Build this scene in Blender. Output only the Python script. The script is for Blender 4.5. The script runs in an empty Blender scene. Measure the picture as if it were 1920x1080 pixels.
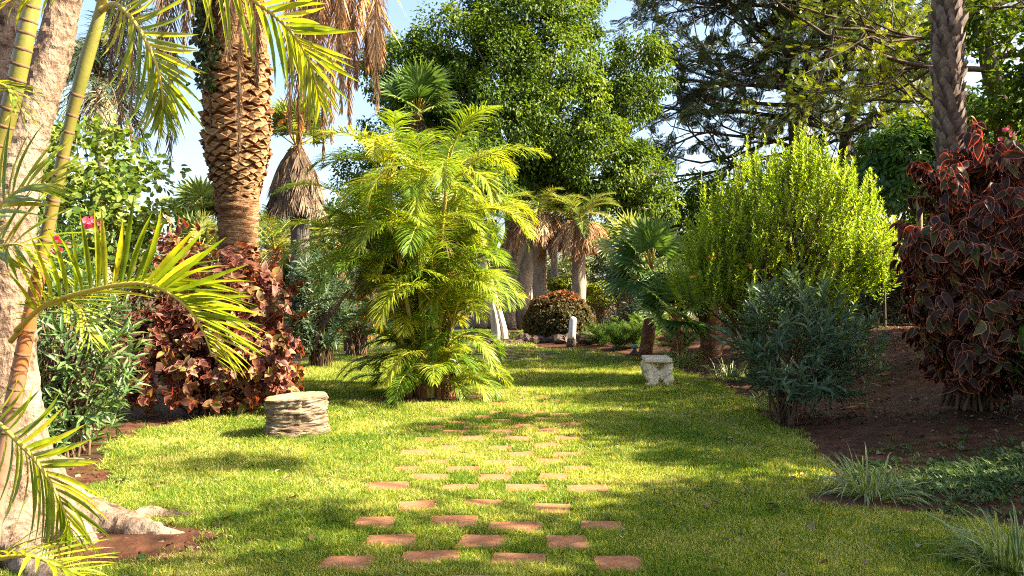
import bpy, math, random
import numpy as np
from mathutils import Vector, Matrix

random.seed(11)
rng = np.random.default_rng(11)
SC = bpy.context.scene
COL = SC.collection

# ------------------------------------------------------------------ camera, sky, sun, exposure
F, HY, CAMH = 1500.0, 550.0, 1.5          # focal length and horizon in photo pixels, eye height in metres
cam_data = bpy.data.cameras.new('camera')
cam_data.sensor_width = 36.0
cam_data.lens = 36.0 * F / 1920.0
cam_data.shift_y = (HY - 540.0) / 1920.0
cam_data.clip_start = 0.05
cam_data.clip_end = 3000.0
cam = bpy.data.objects.new('camera', cam_data)
cam.location = (0, 0, CAMH)
cam.rotation_euler = (math.radians(90), 0, 0)
COL.objects.link(cam)
SC.camera = cam

SUN_EL = math.radians(37.0)
SUN_AZ = math.radians(97.0)               # clockwise from +Y: the sun stands to the right, a touch behind the camera
S = Vector((math.sin(SUN_AZ) * math.cos(SUN_EL), math.cos(SUN_AZ) * math.cos(SUN_EL), math.sin(SUN_EL)))
world = bpy.data.worlds.new('World')
SC.world = world
world.use_nodes = True
wn = world.node_tree
sky = wn.nodes.new('ShaderNodeTexSky')
sky.sky_type = 'NISHITA'
sky.sun_disc = False
sky.sun_elevation = SUN_EL
sky.sun_rotation = SUN_AZ
sky.air_density = 1.0
sky.dust_density = 3.0
sky.ozone_density = 1.0
wn.links.new(sky.outputs[0], wn.nodes['Background'].inputs[0])
wn.nodes['Background'].inputs[1].default_value = 0.067
sun_data = bpy.data.lights.new('sun', 'SUN')
sun_data.energy = 5.0
sun_data.angle = math.radians(0.53)
sun_data.color = (1.0, 0.87, 0.66)
sun = bpy.data.objects.new('sun', sun_data)
sun.rotation_euler = (-S).to_track_quat('-Z', 'Y').to_euler()
sun.location = (30, -5, 30)
COL.objects.link(sun)
SC.view_settings.view_transform = 'Standard'
SC.view_settings.look = 'None'
SC.view_settings.exposure = 2.6
SC.view_settings.gamma = 1.0
SC.view_settings.use_curve_mapping = False
SC.render.engine = 'CYCLES'
SC.cycles.max_bounces = 7
SC.cycles.diffuse_bounces = 4
SC.cycles.glossy_bounces = 2
SC.cycles.transmission_bounces = 4
SC.cycles.sample_clamp_indirect = 6.0
SC.cycles.use_denoising = False
SC.cycles.filter_width = 1.1

# ------------------------------------------------------------------ helpers: objects and tags
def tag(o, label=None, cat=None, group=None, kind=None):
    if label: o['label'] = label
    if cat: o['category'] = cat
    if group: o['group'] = group
    if kind: o['kind'] = kind
    return o

def empty(name, loc, label=None, cat=None, group=None, kind=None):
    o = bpy.data.objects.new(name, None)
    o.location = loc
    o.empty_display_size = 0.1
    COL.objects.link(o)
    return tag(o, label, cat, group, kind)

def put(o, parent):
    """parent a mesh made in world coordinates"""
    o.parent = parent
    o.matrix_parent_inverse = Matrix.Translation(-Vector(parent.location))
    return o

UP = np.array([0.0, 0.0, 1.0])
def A(v): return np.array(v, dtype=float)
def nrm(a): return a / np.maximum(np.linalg.norm(a, axis=-1, keepdims=True), 1e-9)
def at(px, py, D): return A(((px - 960) / F * D, D, CAMH + (HY - py) / F * D))

class MB:
    """collects vertices and faces; build() makes ONE mesh object"""
    def __init__(s):
        s.V, s.R, s.E, s.FC, s.n = [], [], [], [], 0
    def add(s, V, faces, rnd=0.5, edge=0.0, mi=0, smooth=True):
        V = np.asarray(V, float).reshape(-1, 3)
        n = len(V)
        s.V.append(V)
        s.R.append(np.broadcast_to(np.asarray(rnd, float), (n,)))
        s.E.append(np.broadcast_to(np.asarray(edge, float), (n,)))
        if not isinstance(faces, (list, tuple)): faces = [faces]
        for f in faces:
            f = np.asarray(f, int)
            if len(f): s.FC.append((f + s.n, mi, smooth))
        s.n += n
    def mesh(s, name, mats):
        me = bpy.data.meshes.new(name)
        V = np.concatenate(s.V)
        me.vertices.add(len(V)); me.vertices.foreach_set('co', V.ravel())
        loops = np.concatenate([f.ravel() for f, _, _ in s.FC])
        tot = np.concatenate([np.full(len(f), f.shape[1]) for f, _, _ in s.FC])
        mi = np.concatenate([np.full(len(f), m) for f, m, _ in s.FC])
        sm = np.concatenate([np.full(len(f), q) for f, _, q in s.FC])
        me.loops.add(len(loops)); me.loops.foreach_set('vertex_index', loops.astype(np.int32))
        me.polygons.add(len(tot))
        me.polygons.foreach_set('loop_start', (np.cumsum(tot) - tot).astype(np.int32))
        me.polygons.foreach_set('material_index', mi.astype(np.int32))
        me.polygons.foreach_set('use_smooth', sm.astype(bool))
        for k, L in (('rnd', s.R), ('edge', s.E)):
            a = me.attributes.new(k, 'FLOAT', 'POINT')
            a.data.foreach_set('value', np.concatenate(L).astype(np.float32))
        for m in (mats if isinstance(mats, (list, tuple)) else [mats]): me.materials.append(m)
        me.update(calc_edges=True)
        return me
    def build(s, name, mats, parent=None, kind=None):
        o = bpy.data.objects.new(name, s.mesh(name, mats))
        COL.objects.link(o)
        if kind: o['kind'] = kind
        if parent is not None: put(o, parent)
        return o

def spline(pts, n):
    """Catmull-Rom through pts (any width), n samples"""
    P = np.asarray(pts, float)
    if len(P) == 2: return P[0] + (P[1] - P[0]) * np.linspace(0, 1, n)[:, None]
    P = np.vstack([2 * P[0] - P[1], P, 2 * P[-1] - P[-2]])
    u = np.linspace(0, len(P) - 3 - 1e-6, n)
    i = u.astype(int); t = (u - i)[:, None]
    a, b, c, d = P[i], P[i + 1], P[i + 2], P[i + 3]
    return 0.5 * (2 * b + (c - a) * t + (2 * a - 5 * b + 4 * c - d) * t ** 2 + (3 * b - a - 3 * c + d) * t ** 3)

def tube(mb, pts, rad, sides=8, rnd=0.5, mi=0, cap=True, wob=0.0):
    pts = np.asarray(pts, float); n = len(pts)
    rad = np.broadcast_to(np.asarray(rad, float), (n,))
    T = nrm(np.gradient(pts, axis=0))
    ref = A((0, 1, 0)) if abs(T[0][2]) > 0.8 else UP
    a = np.linspace(0, 2 * np.pi, sides, endpoint=False)
    V = []
    x = nrm(np.cross(ref, T[0]))
    for i in range(n):
        x = nrm(x - T[i] * np.dot(x, T[i])); y = np.cross(T[i], x)
        r = rad[i] * (1 + wob * rng.normal(0, 1, sides)) if wob else np.full(sides, rad[i])
        V.append(pts[i] + (np.cos(a) * r)[:, None] * x + (np.sin(a) * r)[:, None] * y)
    V = np.concatenate(V)
    i, j = np.meshgrid(np.arange(n - 1), np.arange(sides), indexing='ij')
    q = np.stack([i * sides + j, i * sides + (j + 1) % sides, (i + 1) * sides + (j + 1) % sides, (i + 1) * sides + j], -1).reshape(-1, 4)
    fs = [q]
    if cap: fs += [np.arange(sides)[None, ::-1], (np.arange(sides) + (n - 1) * sides)[None, :]]
    mb.add(V, fs, rnd, 0, mi)

def strips(mb, p0, d0, L, w, n=3, g=0.3, prof=None, fold=0.0, twist=0.25, rnd=None, side=None, mi=0, gpow=1.0):
    """many thin curved blades at once"""
    N = len(p0)
    if N == 0: return
    L = np.broadcast_to(np.asarray(L, float), (N,)); w = np.broadcast_to(np.asarray(w, float), (N,))
    g = np.broadcast_to(np.asarray(g, float), (N,))
    if rnd is None: rnd = rng.random(N)
    rnd = np.broadcast_to(rnd, (N,))
    if prof is None: prof = np.interp(np.linspace(0, 1, n + 1), [0, .25, .6, .85, 1], [.55, 1, .85, .45, .04])
    if side is None:
        side = nrm(np.cross(d0, UP + rng.normal(0, .05, (N, 3))))
    if twist:
        a = rng.normal(0, twist, N)[:, None]
        side = nrm(side * np.cos(a) + np.cross(d0, side) * np.sin(a))
    P = [np.asarray(p0, float)]; d = d0
    rows, mids = [], []
    for i in range(n + 1):
        if i:
            t = ((i - .5) / n) ** gpow
            d = nrm(d0 - UP * (g * t)[:, None])
            P.append(P[-1] + d * (L / n)[:, None])
        hw = (w * prof[i] * .5)[:, None]
        nv = nrm(np.cross(side, d))
        if fold:
            rows += [P[-1] - side * hw + nv * hw * fold, P[-1] - nv * 0, P[-1] + side * hw + nv * hw * fold]
        else:
            rows += [P[-1] - side * hw, P[-1] + side * hw]
    c = 3 if fold else 2
    V = np.stack(rows, 1)
    k = V.shape[1]
    i, j = np.meshgrid(np.arange(n), np.arange(c - 1), indexing='ij')
    q = np.stack([i * c + j, i * c + j + 1, (i + 1) * c + j + 1, (i + 1) * c + j], -1).reshape(-1, 4)
    q = (q[None] + (np.arange(N) * k)[:, None, None]).reshape(-1, 4)
    e = np.tile(np.array([1, 0, 1] if fold else [0, 1], float), n + 1)
    mb.add(V.reshape(-1, 3), q, np.repeat(rnd, k), np.tile(e, N), mi)

# ------------------------------------------------------------------ leaf templates (along +Y, face +Z)
def tm_simple(w=.45, fold=.12, droop=.15):
    V = A([(0, 0, 0), (w / 2, .45, fold), (0, 1, -droop), (-w / 2, .45, fold)])
    return V, [np.array([[0, 1, 2], [0, 2, 3]])], np.zeros(4)
def tm_oval(w=.5, fold=.12, droop=.2, y1=.3, y2=.68, w2=.8):
    V = A([(0, 0, 0), (w / 2, y1, fold * w), (w / 2 * w2, y2, fold * w - droop * .45), (0, 1, -droop),
           (-w / 2 * w2, y2, fold * w - droop * .45), (-w / 2, y1, fold * w), (0, y1, 0), (0, y2, -droop * .5)])
    return V, [np.array([[0, 1, 6], [0, 6, 5], [2, 3, 7], [7, 3, 4]]), np.array([[1, 2, 7, 6], [6, 7, 4, 5]])], np.zeros(8)
def tm_margin(w=.62, fold=.16, droop=.28, inner=.8):
    """broad leaf with a midrib fold, drooping tip and a coloured margin ring (edge = 1)"""
    ys = [0.0, .16, .4, .66, .87, 1.0]; ws = [0.0, .36, .5, .4, .17, 0.0]
    def ring(s, lift):
        out = []
        for y, q in zip(ys, ws):
            yy = .46 + (y - .46) * s
            out.append((q * w * s * 1.0, yy, fold * q * w * 2 * s - droop * yy * yy + lift))
        return out
    o, i_ = ring(1, 0), ring(inner, 0)
    V, E = [], []
    R = o[:]; Lf = [(-x, y, z) for x, y, z in o[1:-1]][::-1]
    outer = R + Lf
    R2 = i_[:]; L2 = [(-x, y, z) for x, y, z in i_[1:-1]][::-1]
    inn = R2 + L2
    mid = [(0, .46 + (y - .46) * inner, -droop * (.46 + (y - .46) * inner) ** 2) for y in ys[1:-1]]
    V = outer + inn + mid
    n = len(outer)
    q = [[k, (k + 1) % n, n + (k + 1) % n, n + k] for k in range(n)]
    m0 = 2 * n
    t = [[n, n + 1, m0], [n, m0, n + n - 1], [n + 4, n + 5, m0 + 3], [m0 + 3, n + 5, n + 6]]
    for k in range(3):
        q.append([n + 1 + k, n + 2 + k, m0 + k + 1, m0 + k])
        q.append([m0 + k, m0 + k + 1, n + (n - 2 - k), n + (n - 1 - k)])
    E = np.array([1.0] * n + [.45] * n + [0.0] * 4)
    return A(V), [np.array(t), np.array(q)], E

def frame(d, nv):
    d = nrm(d); x = nrm(np.cross(d, nv)); z = np.cross(x, d)
    return x, d, z

def leaves(mb, tm, pos, d, nv, size, rnd=None, mi=0, wscale=None):
    N = len(pos)
    if N == 0: return
    T, faces, E = tm
    size = np.broadcast_to(np.asarray(size, float), (N,))
    if rnd is None: rnd = rng.random(N)
    ws = np.ones(N) if wscale is None else wscale
    x, y, z = frame(d, nv)
    V = pos[:, None, :] + size[:, None, None] * (T[None, :, 0:1] * (x * ws[:, None])[:, None] + T[None, :, 1:2] * y[:, None] + T[None, :, 2:3] * z[:, None])
    k = len(T); off = (np.arange(N) * k)[:, None, None]
    mb.add(V.reshape(-1, 3), [(f[None] + off).reshape(-1, f.shape[1]) for f in faces], np.repeat(rnd, k), np.tile(E, N), mi)

def leaf_objects(parent, name, meshes, pos, d, nv, size):
    x, y, z = frame(d, nv)
    inv = Matrix.Translation(-Vector(parent.location))
    for k in range(len(pos)):
        o = bpy.data.objects.new(name, meshes[k % len(meshes)])
        s = float(size[k])
        o.parent = parent
        o.matrix_parent_inverse = inv
        o.matrix_basis = Matrix(((x[k][0] * s, y[k][0] * s, z[k][0] * s, pos[k][0]), (x[k][1] * s, y[k][1] * s, z[k][1] * s, pos[k][1]),
                                 (x[k][2] * s, y[k][2] * s, z[k][2] * s, pos[k][2]), (0, 0, 0, 1)))
        COL.objects.link(o)

def leaf_variants(name, tms, mat, k):
    out = []
    for i in range(k):
        mb = MB(); T, f, E = tms[i % len(tms)]
        mb.add(T, f, (i + .5) / k, E)
        out.append(mb.mesh(name, mat))
    return out

def rosettes(tip, ax, k, spread=1.0, along=.1, jit=.3, droop=.2, low=0.0):
    """k leaves round each stem end -> pos, dir, normal"""
    M = len(tip)
    tip = np.repeat(tip, k, 0); ax = np.repeat(nrm(ax), k, 0)
    u = np.tile(np.linspace(low, 1, k), M) + rng.normal(0, .04, M * k)
    phi = np.tile(np.arange(k) * 2.39996, M) + np.repeat(rng.random(M) * 6.28, k)
    ref = np.where(np.abs(ax[:, 2:3]) > .9, A((1, 0, 0)), UP)
    e1 = nrm(np.cross(ax, ref)); e2 = np.cross(ax, e1)
    rad = e1 * np.cos(phi)[:, None] + e2 * np.sin(phi)[:, None]
    sp = (spread * (1.15 - .55 * u) + rng.normal(0, jit * .5, M * k))[:, None]
    d = nrm(ax * np.cos(sp) + rad * np.sin(sp) - UP * droop + rng.normal(0, jit * .3, (M * k, 3)))
    nv = nrm(ax * np.sin(sp) - rad * np.cos(sp) + UP * .5 + rng.normal(0, jit * .5, (M * k, 3)))
    al = np.broadcast_to(np.asarray(along, float), (M,)).repeat(k)
    pos = tip - ax * (al * (1 - u))[:, None]
    return pos, d, nv

def dome_tips(c, r, M, lo=-.35, shell=(.7, 1.05), lump=.12, face=None, freq=3.0):
    """points over an uneven ellipsoid with outward axes"""
    v = nrm(rng.normal(0, 1, (M * 4, 3)))
    v = v[v[:, 2] > lo][:M]
    if face is not None:
        pass
    ph = rng.random(3) * 6.28
    lm = 1 + lump * (np.sin(v[:, 0] * freq * 1.7 + ph[0]) + np.sin(v[:, 1] * freq * 1.9 + ph[1]) + np.sin(v[:, 2] * freq * 2.3 + v[:, 0] * freq + ph[2]))
    s = shell[0] + (shell[1] - shell[0]) * rng.random(len(v)) ** .55
    P = A(c) + v * A(r) * (s * lm)[:, None]
    ax = nrm(v / A(r))
    return P, ax, s

def clumps(mb, lumps, nsub, nleaf, subr, size, tm, flat=.6, hang=.35, shell=.5, tint=None, outbias=.6):
    """tree crown: lumps (x,y,z,r) > sub-clumps on their shells > leaves. returns sub-clump centres"""
    subs = []
    Pall, dall, nall, rall, sall = [], [], [], [], []
    for (cx, cy, cz, r) in lumps:
        k = max(3, int(nsub * r * r))
        v = nrm(rng.normal(0, 1, (k, 3)))
        q = A((cx, cy, cz)) + v * A((1, 1, .85)) * (r * (shell + (1 - shell) * rng.random(k) ** .6))[:, None]
        subs.append(q)
        rr = subr * (.6 + .8 * rng.random(k))
        tn = rng.random(k)
        N = k * nleaf
        o = rng.normal(0, 1, (N, 3)); o = nrm(o) * (rng.random(N) ** .45)[:, None]
        o[:, 2] = o[:, 2] * flat
        rep = np.repeat(rr, nleaf)[:, None]
        P = np.repeat(q, nleaf, 0) + o * rep
        out = np.repeat(v, nleaf, 0)
        d = nrm(o * .7 + out * .5 + rng.normal(0, .5, (N, 3)) - UP * hang)
        nv = nrm(UP * .7 + out * outbias + rng.normal(0, .45, (N, 3)))
        Pall.append(P); dall.append(d); nall.append(nv)
        rall.append(np.clip(np.repeat(tn, nleaf) * .6 + rng.random(N) * .4, 0, 1))
        sall.append(size * (.7 + .6 * rng.random(N)))
    leaves(mb, tm, np.concatenate(Pall), np.concatenate(dall), np.concatenate(nall), np.concatenate(sall), np.concatenate(rall))
    return np.concatenate(subs)

def limb(mb, a, b, r0, r1, sag=0.0, n=7, sides=6, wob=.06):
    a, b = A(a), A(b)
    t = np.linspace(0, 1, n)[:, None]
    L = np.linalg.norm(b - a)
    P = a + (b - a) * t - UP * sag * L * np.sin(t * np.pi)
    P[1:-1] += rng.normal(0, wob * L / n * 1.2, (n - 2, 3))
    tube(mb, P, np.linspace(r0, r1, n), sides)
    return P

# ------------------------------------------------------------------ materials
def new_mat(name):
    m = bpy.data.materials.new(name); m.use_nodes = True
    nt = m.node_tree
    for n in list(nt.nodes): nt.nodes.remove(n)
    out = nt.nodes.new('ShaderNodeOutputMaterial')
    return m, nt, out
def ND(nt, t, **kw):
    n = nt.nodes.new(t)
    for k, v in kw.items(): setattr(n, k, v)
    return n
def ramp(nt, stops, interp='LINEAR'):
    r = nt.nodes.new('ShaderNodeValToRGB')
    r.color_ramp.interpolation = interp
    els = r.color_ramp.elements
    while len(els) < len(stops): els.new(.5)
    for e, (p, c) in zip(els, stops):
        e.position = p; e.color = (c[0], c[1], c[2], 1)
    return r

def leaf_mat(name, c0, c1, c2, trans=.4, tint=(1.25, 1.2, .55), rough=.42, spec=.4, edge=None, edge_lo=.5, edge_hi=.75, var=.35):
    m, nt, out = new_mat(name)
    at_ = ND(nt, 'ShaderNodeAttribute', attribute_name='rnd')
    rp = ramp(nt, [(0, c0), (.6, c1), (1, c2)])
    nt.links.new(at_.outputs['Fac'], rp.inputs[0])
    col = rp.outputs[0]
    # fine blotches along the blade
    geo = ND(nt, 'ShaderNodeNewGeometry')
    nz = ND(nt, 'ShaderNodeTexNoise'); nz.inputs['Scale'].default_value = 14
    nz.inputs['Detail'].default_value = 2
    nt.links.new(geo.outputs['Position'], nz.inputs['Vector'])
    mr = ND(nt, 'ShaderNodeMapRange'); mr.inputs[1].default_value = .3; mr.inputs[2].default_value = .7
    mr.inputs[3].default_value = 1 - var; mr.inputs[4].default_value = 1 + var
    nt.links.new(nz.outputs[0], mr.inputs[0])
    mul = ND(nt, 'ShaderNodeVectorMath', operation='SCALE')
    nt.links.new(col, mul.inputs[0]); nt.links.new(mr.outputs[0], mul.inputs['Scale'])
    col = mul.outputs[0]
    if edge is not None:
        ea = ND(nt, 'ShaderNodeAttribute', attribute_name='edge')
        er = ND(nt, 'ShaderNodeMapRange'); er.inputs[1].default_value = edge_lo; er.inputs[2].default_value = edge_hi
        nt.links.new(ea.outputs['Fac'], er.inputs[0])
        n3 = ND(nt, 'ShaderNodeTexNoise'); n3.inputs['Scale'].default_value = 7; n3.inputs['Detail'].default_value = 3
        nt.links.new(geo.outputs['Position'], n3.inputs['Vector'])
        m3 = ND(nt, 'ShaderNodeMapRange'); m3.inputs[1].default_value = .36; m3.inputs[2].default_value = .6; m3.inputs[3].default_value = .12; m3.inputs[4].default_value = 1
        nt.links.new(n3.outputs[0], m3.inputs[0])
        fm = ND(nt, 'ShaderNodeMath', operation='MULTIPLY'); nt.links.new(er.outputs[0], fm.inputs[0]); nt.links.new(m3.outputs[0], fm.inputs[1])
        mx = ND(nt, 'ShaderNodeMix', data_type='RGBA')
        nt.links.new(fm.outputs[0], mx.inputs[0]); nt.links.new(col, mx.inputs[6])
        mx.inputs[7].default_value = (*edge, 1)
        col = mx.outputs[2]
    bs = ND(nt, 'ShaderNodeBsdfPrincipled')
    bs.inputs['Roughness'].default_value = rough
    bs.inputs['Specular IOR Level'].default_value = spec
    nt.links.new(col, bs.inputs['Base Color'])
    tr = ND(nt, 'ShaderNodeBsdfTranslucent')
    tm_ = ND(nt, 'ShaderNodeVectorMath', operation='MULTIPLY'); tm_.inputs[1].default_value = tint
    nt.links.new(col, tm_.inputs[0]); nt.links.new(tm_.outputs[0], tr.inputs[0])
    ms = ND(nt, 'ShaderNodeMixShader'); ms.inputs[0].default_value = trans
    nt.links.new(bs.outputs[0], ms.inputs[1]); nt.links.new(tr.outputs[0], ms.inputs[2])
    nt.links.new(ms.outputs[0], out.inputs[0])
    return m

def rough_mat(name, stops, scale=6, stretch=(1, 1, 1), detail=6, bump=.4, dist=.02, rough=.85, spec=.2, coords='Object', second=None, attr=None, distort=0.0):
    """noise coloured matt surface; second = (colour, scale, lo, hi) patches; attr = list of stops driven by 'edge'"""
    m, nt, out = new_mat(name)
    tc = ND(nt, 'ShaderNodeTexCoord')
    mp = ND(nt, 'ShaderNodeMapping'); mp.inputs['Scale'].default_value = stretch
    if coords == 'World':
        geo = ND(nt, 'ShaderNodeNewGeometry'); nt.links.new(geo.outputs['Position'], mp.inputs[0])
    else:
        nt.links.new(tc.outputs['Object'], mp.inputs[0])
    nz = ND(nt, 'ShaderNodeTexNoise'); nz.inputs['Scale'].default_value = scale
    nz.inputs['Detail'].default_value = detail; nz.inputs['Roughness'].default_value = .65
    nz.inputs['Distortion'].default_value = distort
    nt.links.new(mp.outputs[0], nz.inputs['Vector'])
    rp = ramp(nt, stops)
    nt.links.new(nz.outputs[0], rp.inputs[0])
    col = rp.outputs[0]
    if second:
        n2 = ND(nt, 'ShaderNodeTexNoise'); n2.inputs['Scale'].default_value = second[1]; n2.inputs['Detail'].default_value = 4
        nt.links.new(mp.outputs[0], n2.inputs['Vector'])
        m2 = ND(nt, 'ShaderNodeMapRange'); m2.inputs[1].default_value = second[2]; m2.inputs[2].default_value = second[3]
        nt.links.new(n2.outputs[0], m2.inputs[0])
        mx = ND(nt, 'ShaderNodeMix', data_type='RGBA'); mx.inputs[7].default_value = (*second[0], 1)
        nt.links.new(m2.outputs[0], mx.inputs[0]); nt.links.new(col, mx.inputs[6]); col = mx.outputs[2]
    if attr:
        ea = ND(nt, 'ShaderNodeAttribute', attribute_name='edge')
        er = ramp(nt, attr); nt.links.new(ea.outputs['Fac'], er.inputs[0])
        mx = ND(nt, 'ShaderNodeMix', data_type='RGBA', blend_type='MULTIPLY'); mx.inputs[0].default_value = 1
        nt.links.new(col, mx.inputs[6]); nt.links.new(er.outputs[0], mx.inputs[7]); col = mx.outputs[2]
    bs = ND(nt, 'ShaderNodeBsdfPrincipled'); bs.inputs['Roughness'].default_value = rough
    bs.inputs['Specular IOR Level'].default_value = spec
    nt.links.new(col, bs.inputs['Base Color'])
    if bump:
        bp = ND(nt, 'ShaderNodeBump'); bp.inputs['Strength'].default_value = bump; bp.inputs['Distance'].default_value = dist
        nt.links.new(nz.outputs[0], bp.inputs['Height']); nt.links.new(bp.outputs[0], bs.inputs['Normal'])
    nt.links.new(bs.outputs[0], out.inputs[0])
    return m

def sm(x): x = np.clip(x, 0, 1); return x * x * (3 - 2 * x)

# ================================================================== THE SETTING
XR_Y = [0, 4.6, 5.2, 5.8, 6.4, 7.2, 8.3, 9.6, 10.7, 13, 16, 19.5, 21.4, 22.6, 26, 46]
XR_X = [4.2, 3.5, 2.95, 2.32, 2.45, 2.75, 2.95, 3.0, 3.2, 3.3, 3.2, 2.7, 1.7, .55, .45, 1.2]
XL_Y = [0, 3.2, 4.6, 5.4, 6.4, 7.5, 8.8, 9.6, 11.5, 13, 16, 20, 25, 46]
XL_X = [-3.2, -2.6, -2.75, -3.2, -3.25, -3.75, -4.1, -3.55, -3.1, -3.5, -4.1, -5.3, -6.2, -8]
def xr(y): return np.interp(y, XR_Y, XR_X) + .07 * np.sin(y * 3.1) + .05 * np.sin(y * 7.3 + 1)
def xl(y): return np.interp(y, XL_Y, XL_X) + .08 * np.sin(y * 2.7 + 2) + .05 * np.sin(y * 6.1)
def zg(x, y):
    x = np.asarray(x, float); y = np.asarray(y, float)
    z = .012 * np.sin(x * 1.9 + y * .7) + .01 * np.sin(y * 2.3 - x * 1.1) + .006 * np.sin(x * 5.1) * np.sin(y * 4.3)
    z = z + .75 * sm((x - np.interp(y, XR_Y, XR_X) - .1) / 5.0) * sm((26 - y) / 6)
    return z
def gnd(px, py):
    """ground point seen at a photo pixel"""
    d = A(((px - 960) / F, 1.0, (HY - py) / F))
    t = 2250.0 / max(py - HY, 8)
    for _ in range(25):
        p = d * t + A((0, 0, CAMH))
        t = t + (p[2] - float(zg(p[0], p[1]))) / max(-d[2], .02) * .7
    return d * t + A((0, 0, CAMH))
def onground(x, y): return A((x, y, float(zg(x, y))))

M_soil = rough_mat('soil_red_brown', [(.25, (.02, .008, .004)), (.5, (.065, .024, .010)), (.75, (.14, .060, .027))], scale=5, detail=10, bump=.9, dist=.05, coords='World',
                   second=((.035, .03, .012), 1.1, .56, .72))
M_lawn = rough_mat('lawn_turf', [(.3, (.015, .02, .005)), (.55, (.045, .055, .012)), (.8, (.10, .09, .03))], scale=9, detail=8, bump=.6, dist=.03, coords='World')
M_paver = rough_mat('terracotta_paver', [(.25, (.20, .075, .032)), (.55, (.32, .135, .062)), (.8, (.43, .215, .115))], scale=7, detail=9, bump=.35, dist=.01, rough=.8,
                    second=((.15, .10, .06), 3.0, .52, .72))

def grid_sheet(name, xs, ys, zoff, mat):
    X, Y = np.meshgrid(xs, ys)
    Z = zg(X, Y) + zoff
    mb = MB(); nx = len(xs)
    i, j = np.meshgrid(np.arange(len(ys) - 1), np.arange(nx - 1), indexing='ij')
    q = np.stack([i * nx + j, i * nx + j + 1, (i + 1) * nx + j + 1, (i + 1) * nx + j], -1).reshape(-1, 4)
    mb.add(np.stack([X, Y, Z], -1).reshape(-1, 3), q)
    return mb.build(name, mat)
xs = np.concatenate([[-1500, -600, -250, -120, -60, -35, -22, -15], np.arange(-11, 15, .25), [17, 22, 35, 60, 120, 250, 600, 1500]])
ys = np.concatenate([[-1000, -300, -80, -25, -8, -3], np.arange(0, 28, .25), np.arange(29, 60, 2), [70, 100, 200, 500, 1200, 2500]])
ground = tag(grid_sheet('ground', xs, ys, 0, M_soil), 'bare red-brown garden soil of the beds beside the lawn', 'ground', kind='structure')

def ribbon(name, ys, fl, fr, zoff, mat, nx=40):
    mb = MB()
    u = np.linspace(0, 1, nx)
    X = np.stack([fl(y) + (fr(y) - fl(y)) * u for y in ys]); Y = np.repeat(ys[:, None], nx, 1)
    Z = zg(X, Y) + zoff
    i, j = np.meshgrid(np.arange(len(ys) - 1), np.arange(nx - 1), indexing='ij')
    q = np.stack([i * nx + j, i * nx + j + 1, (i + 1) * nx + j + 1, (i + 1) * nx + j], -1).reshape(-1, 4)
    mb.add(np.stack([X, Y, Z], -1).reshape(-1, 3), q)
    return mb.build(name, mat)
lawn = tag(ribbon('lawn', np.arange(.5, 46, .12), xl, xr, .008, M_lawn), 'short mown green lawn running away between the planted beds', 'lawn', kind='structure')

# bare soil discs in the lawn (palm clump, tree roots, grass tuft)
def soil_patch(cx, cy, rx, ry, label):
    mb = MB(); n = 40; a = np.linspace(0, 2 * np.pi, n, endpoint=False)
    w = 1 + .12 * np.sin(a * 3 + cx) + .08 * np.sin(a * 7 + cy)
    rings = []
    for s in (1, .66, .33):
        x = cx + np.cos(a) * rx * s * w; y = cy + np.sin(a) * ry * s * w
        rings.append(np.stack([x, y, zg(x, y) + .014 + .02 * (1 - s)], -1))
    V = np.concatenate(rings + [[onground(cx, cy) + A((0, 0, .035))]])
    q = [[r * n + k, r * n + (k + 1) % n, (r + 1) * n + (k + 1) % n, (r + 1) * n + k] for r in range(2) for k in range(n)]
    t = [[2 * n + k, 2 * n + (k + 1) % n, 3 * n] for k in range(n)]
    mb.add(V, [np.array(q), np.array(t)])
    return tag(mb.build('soil_patch', M_soil), label, 'soil', kind='structure')
PATCHES = [(-1.22, 11.35, 1.0, .6), (-2.4, 4.75, .75, .42), (2.55, 5.75, .55, .35)]
soil_patch(*PATCHES[0], 'dark bare soil around the foot of the clumping palm')
soil_patch(*PATCHES[1], 'reddish bare soil between the spreading tree roots')
soil_patch(*PATCHES[2], 'dark bare soil under the striped grass tuft')

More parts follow.
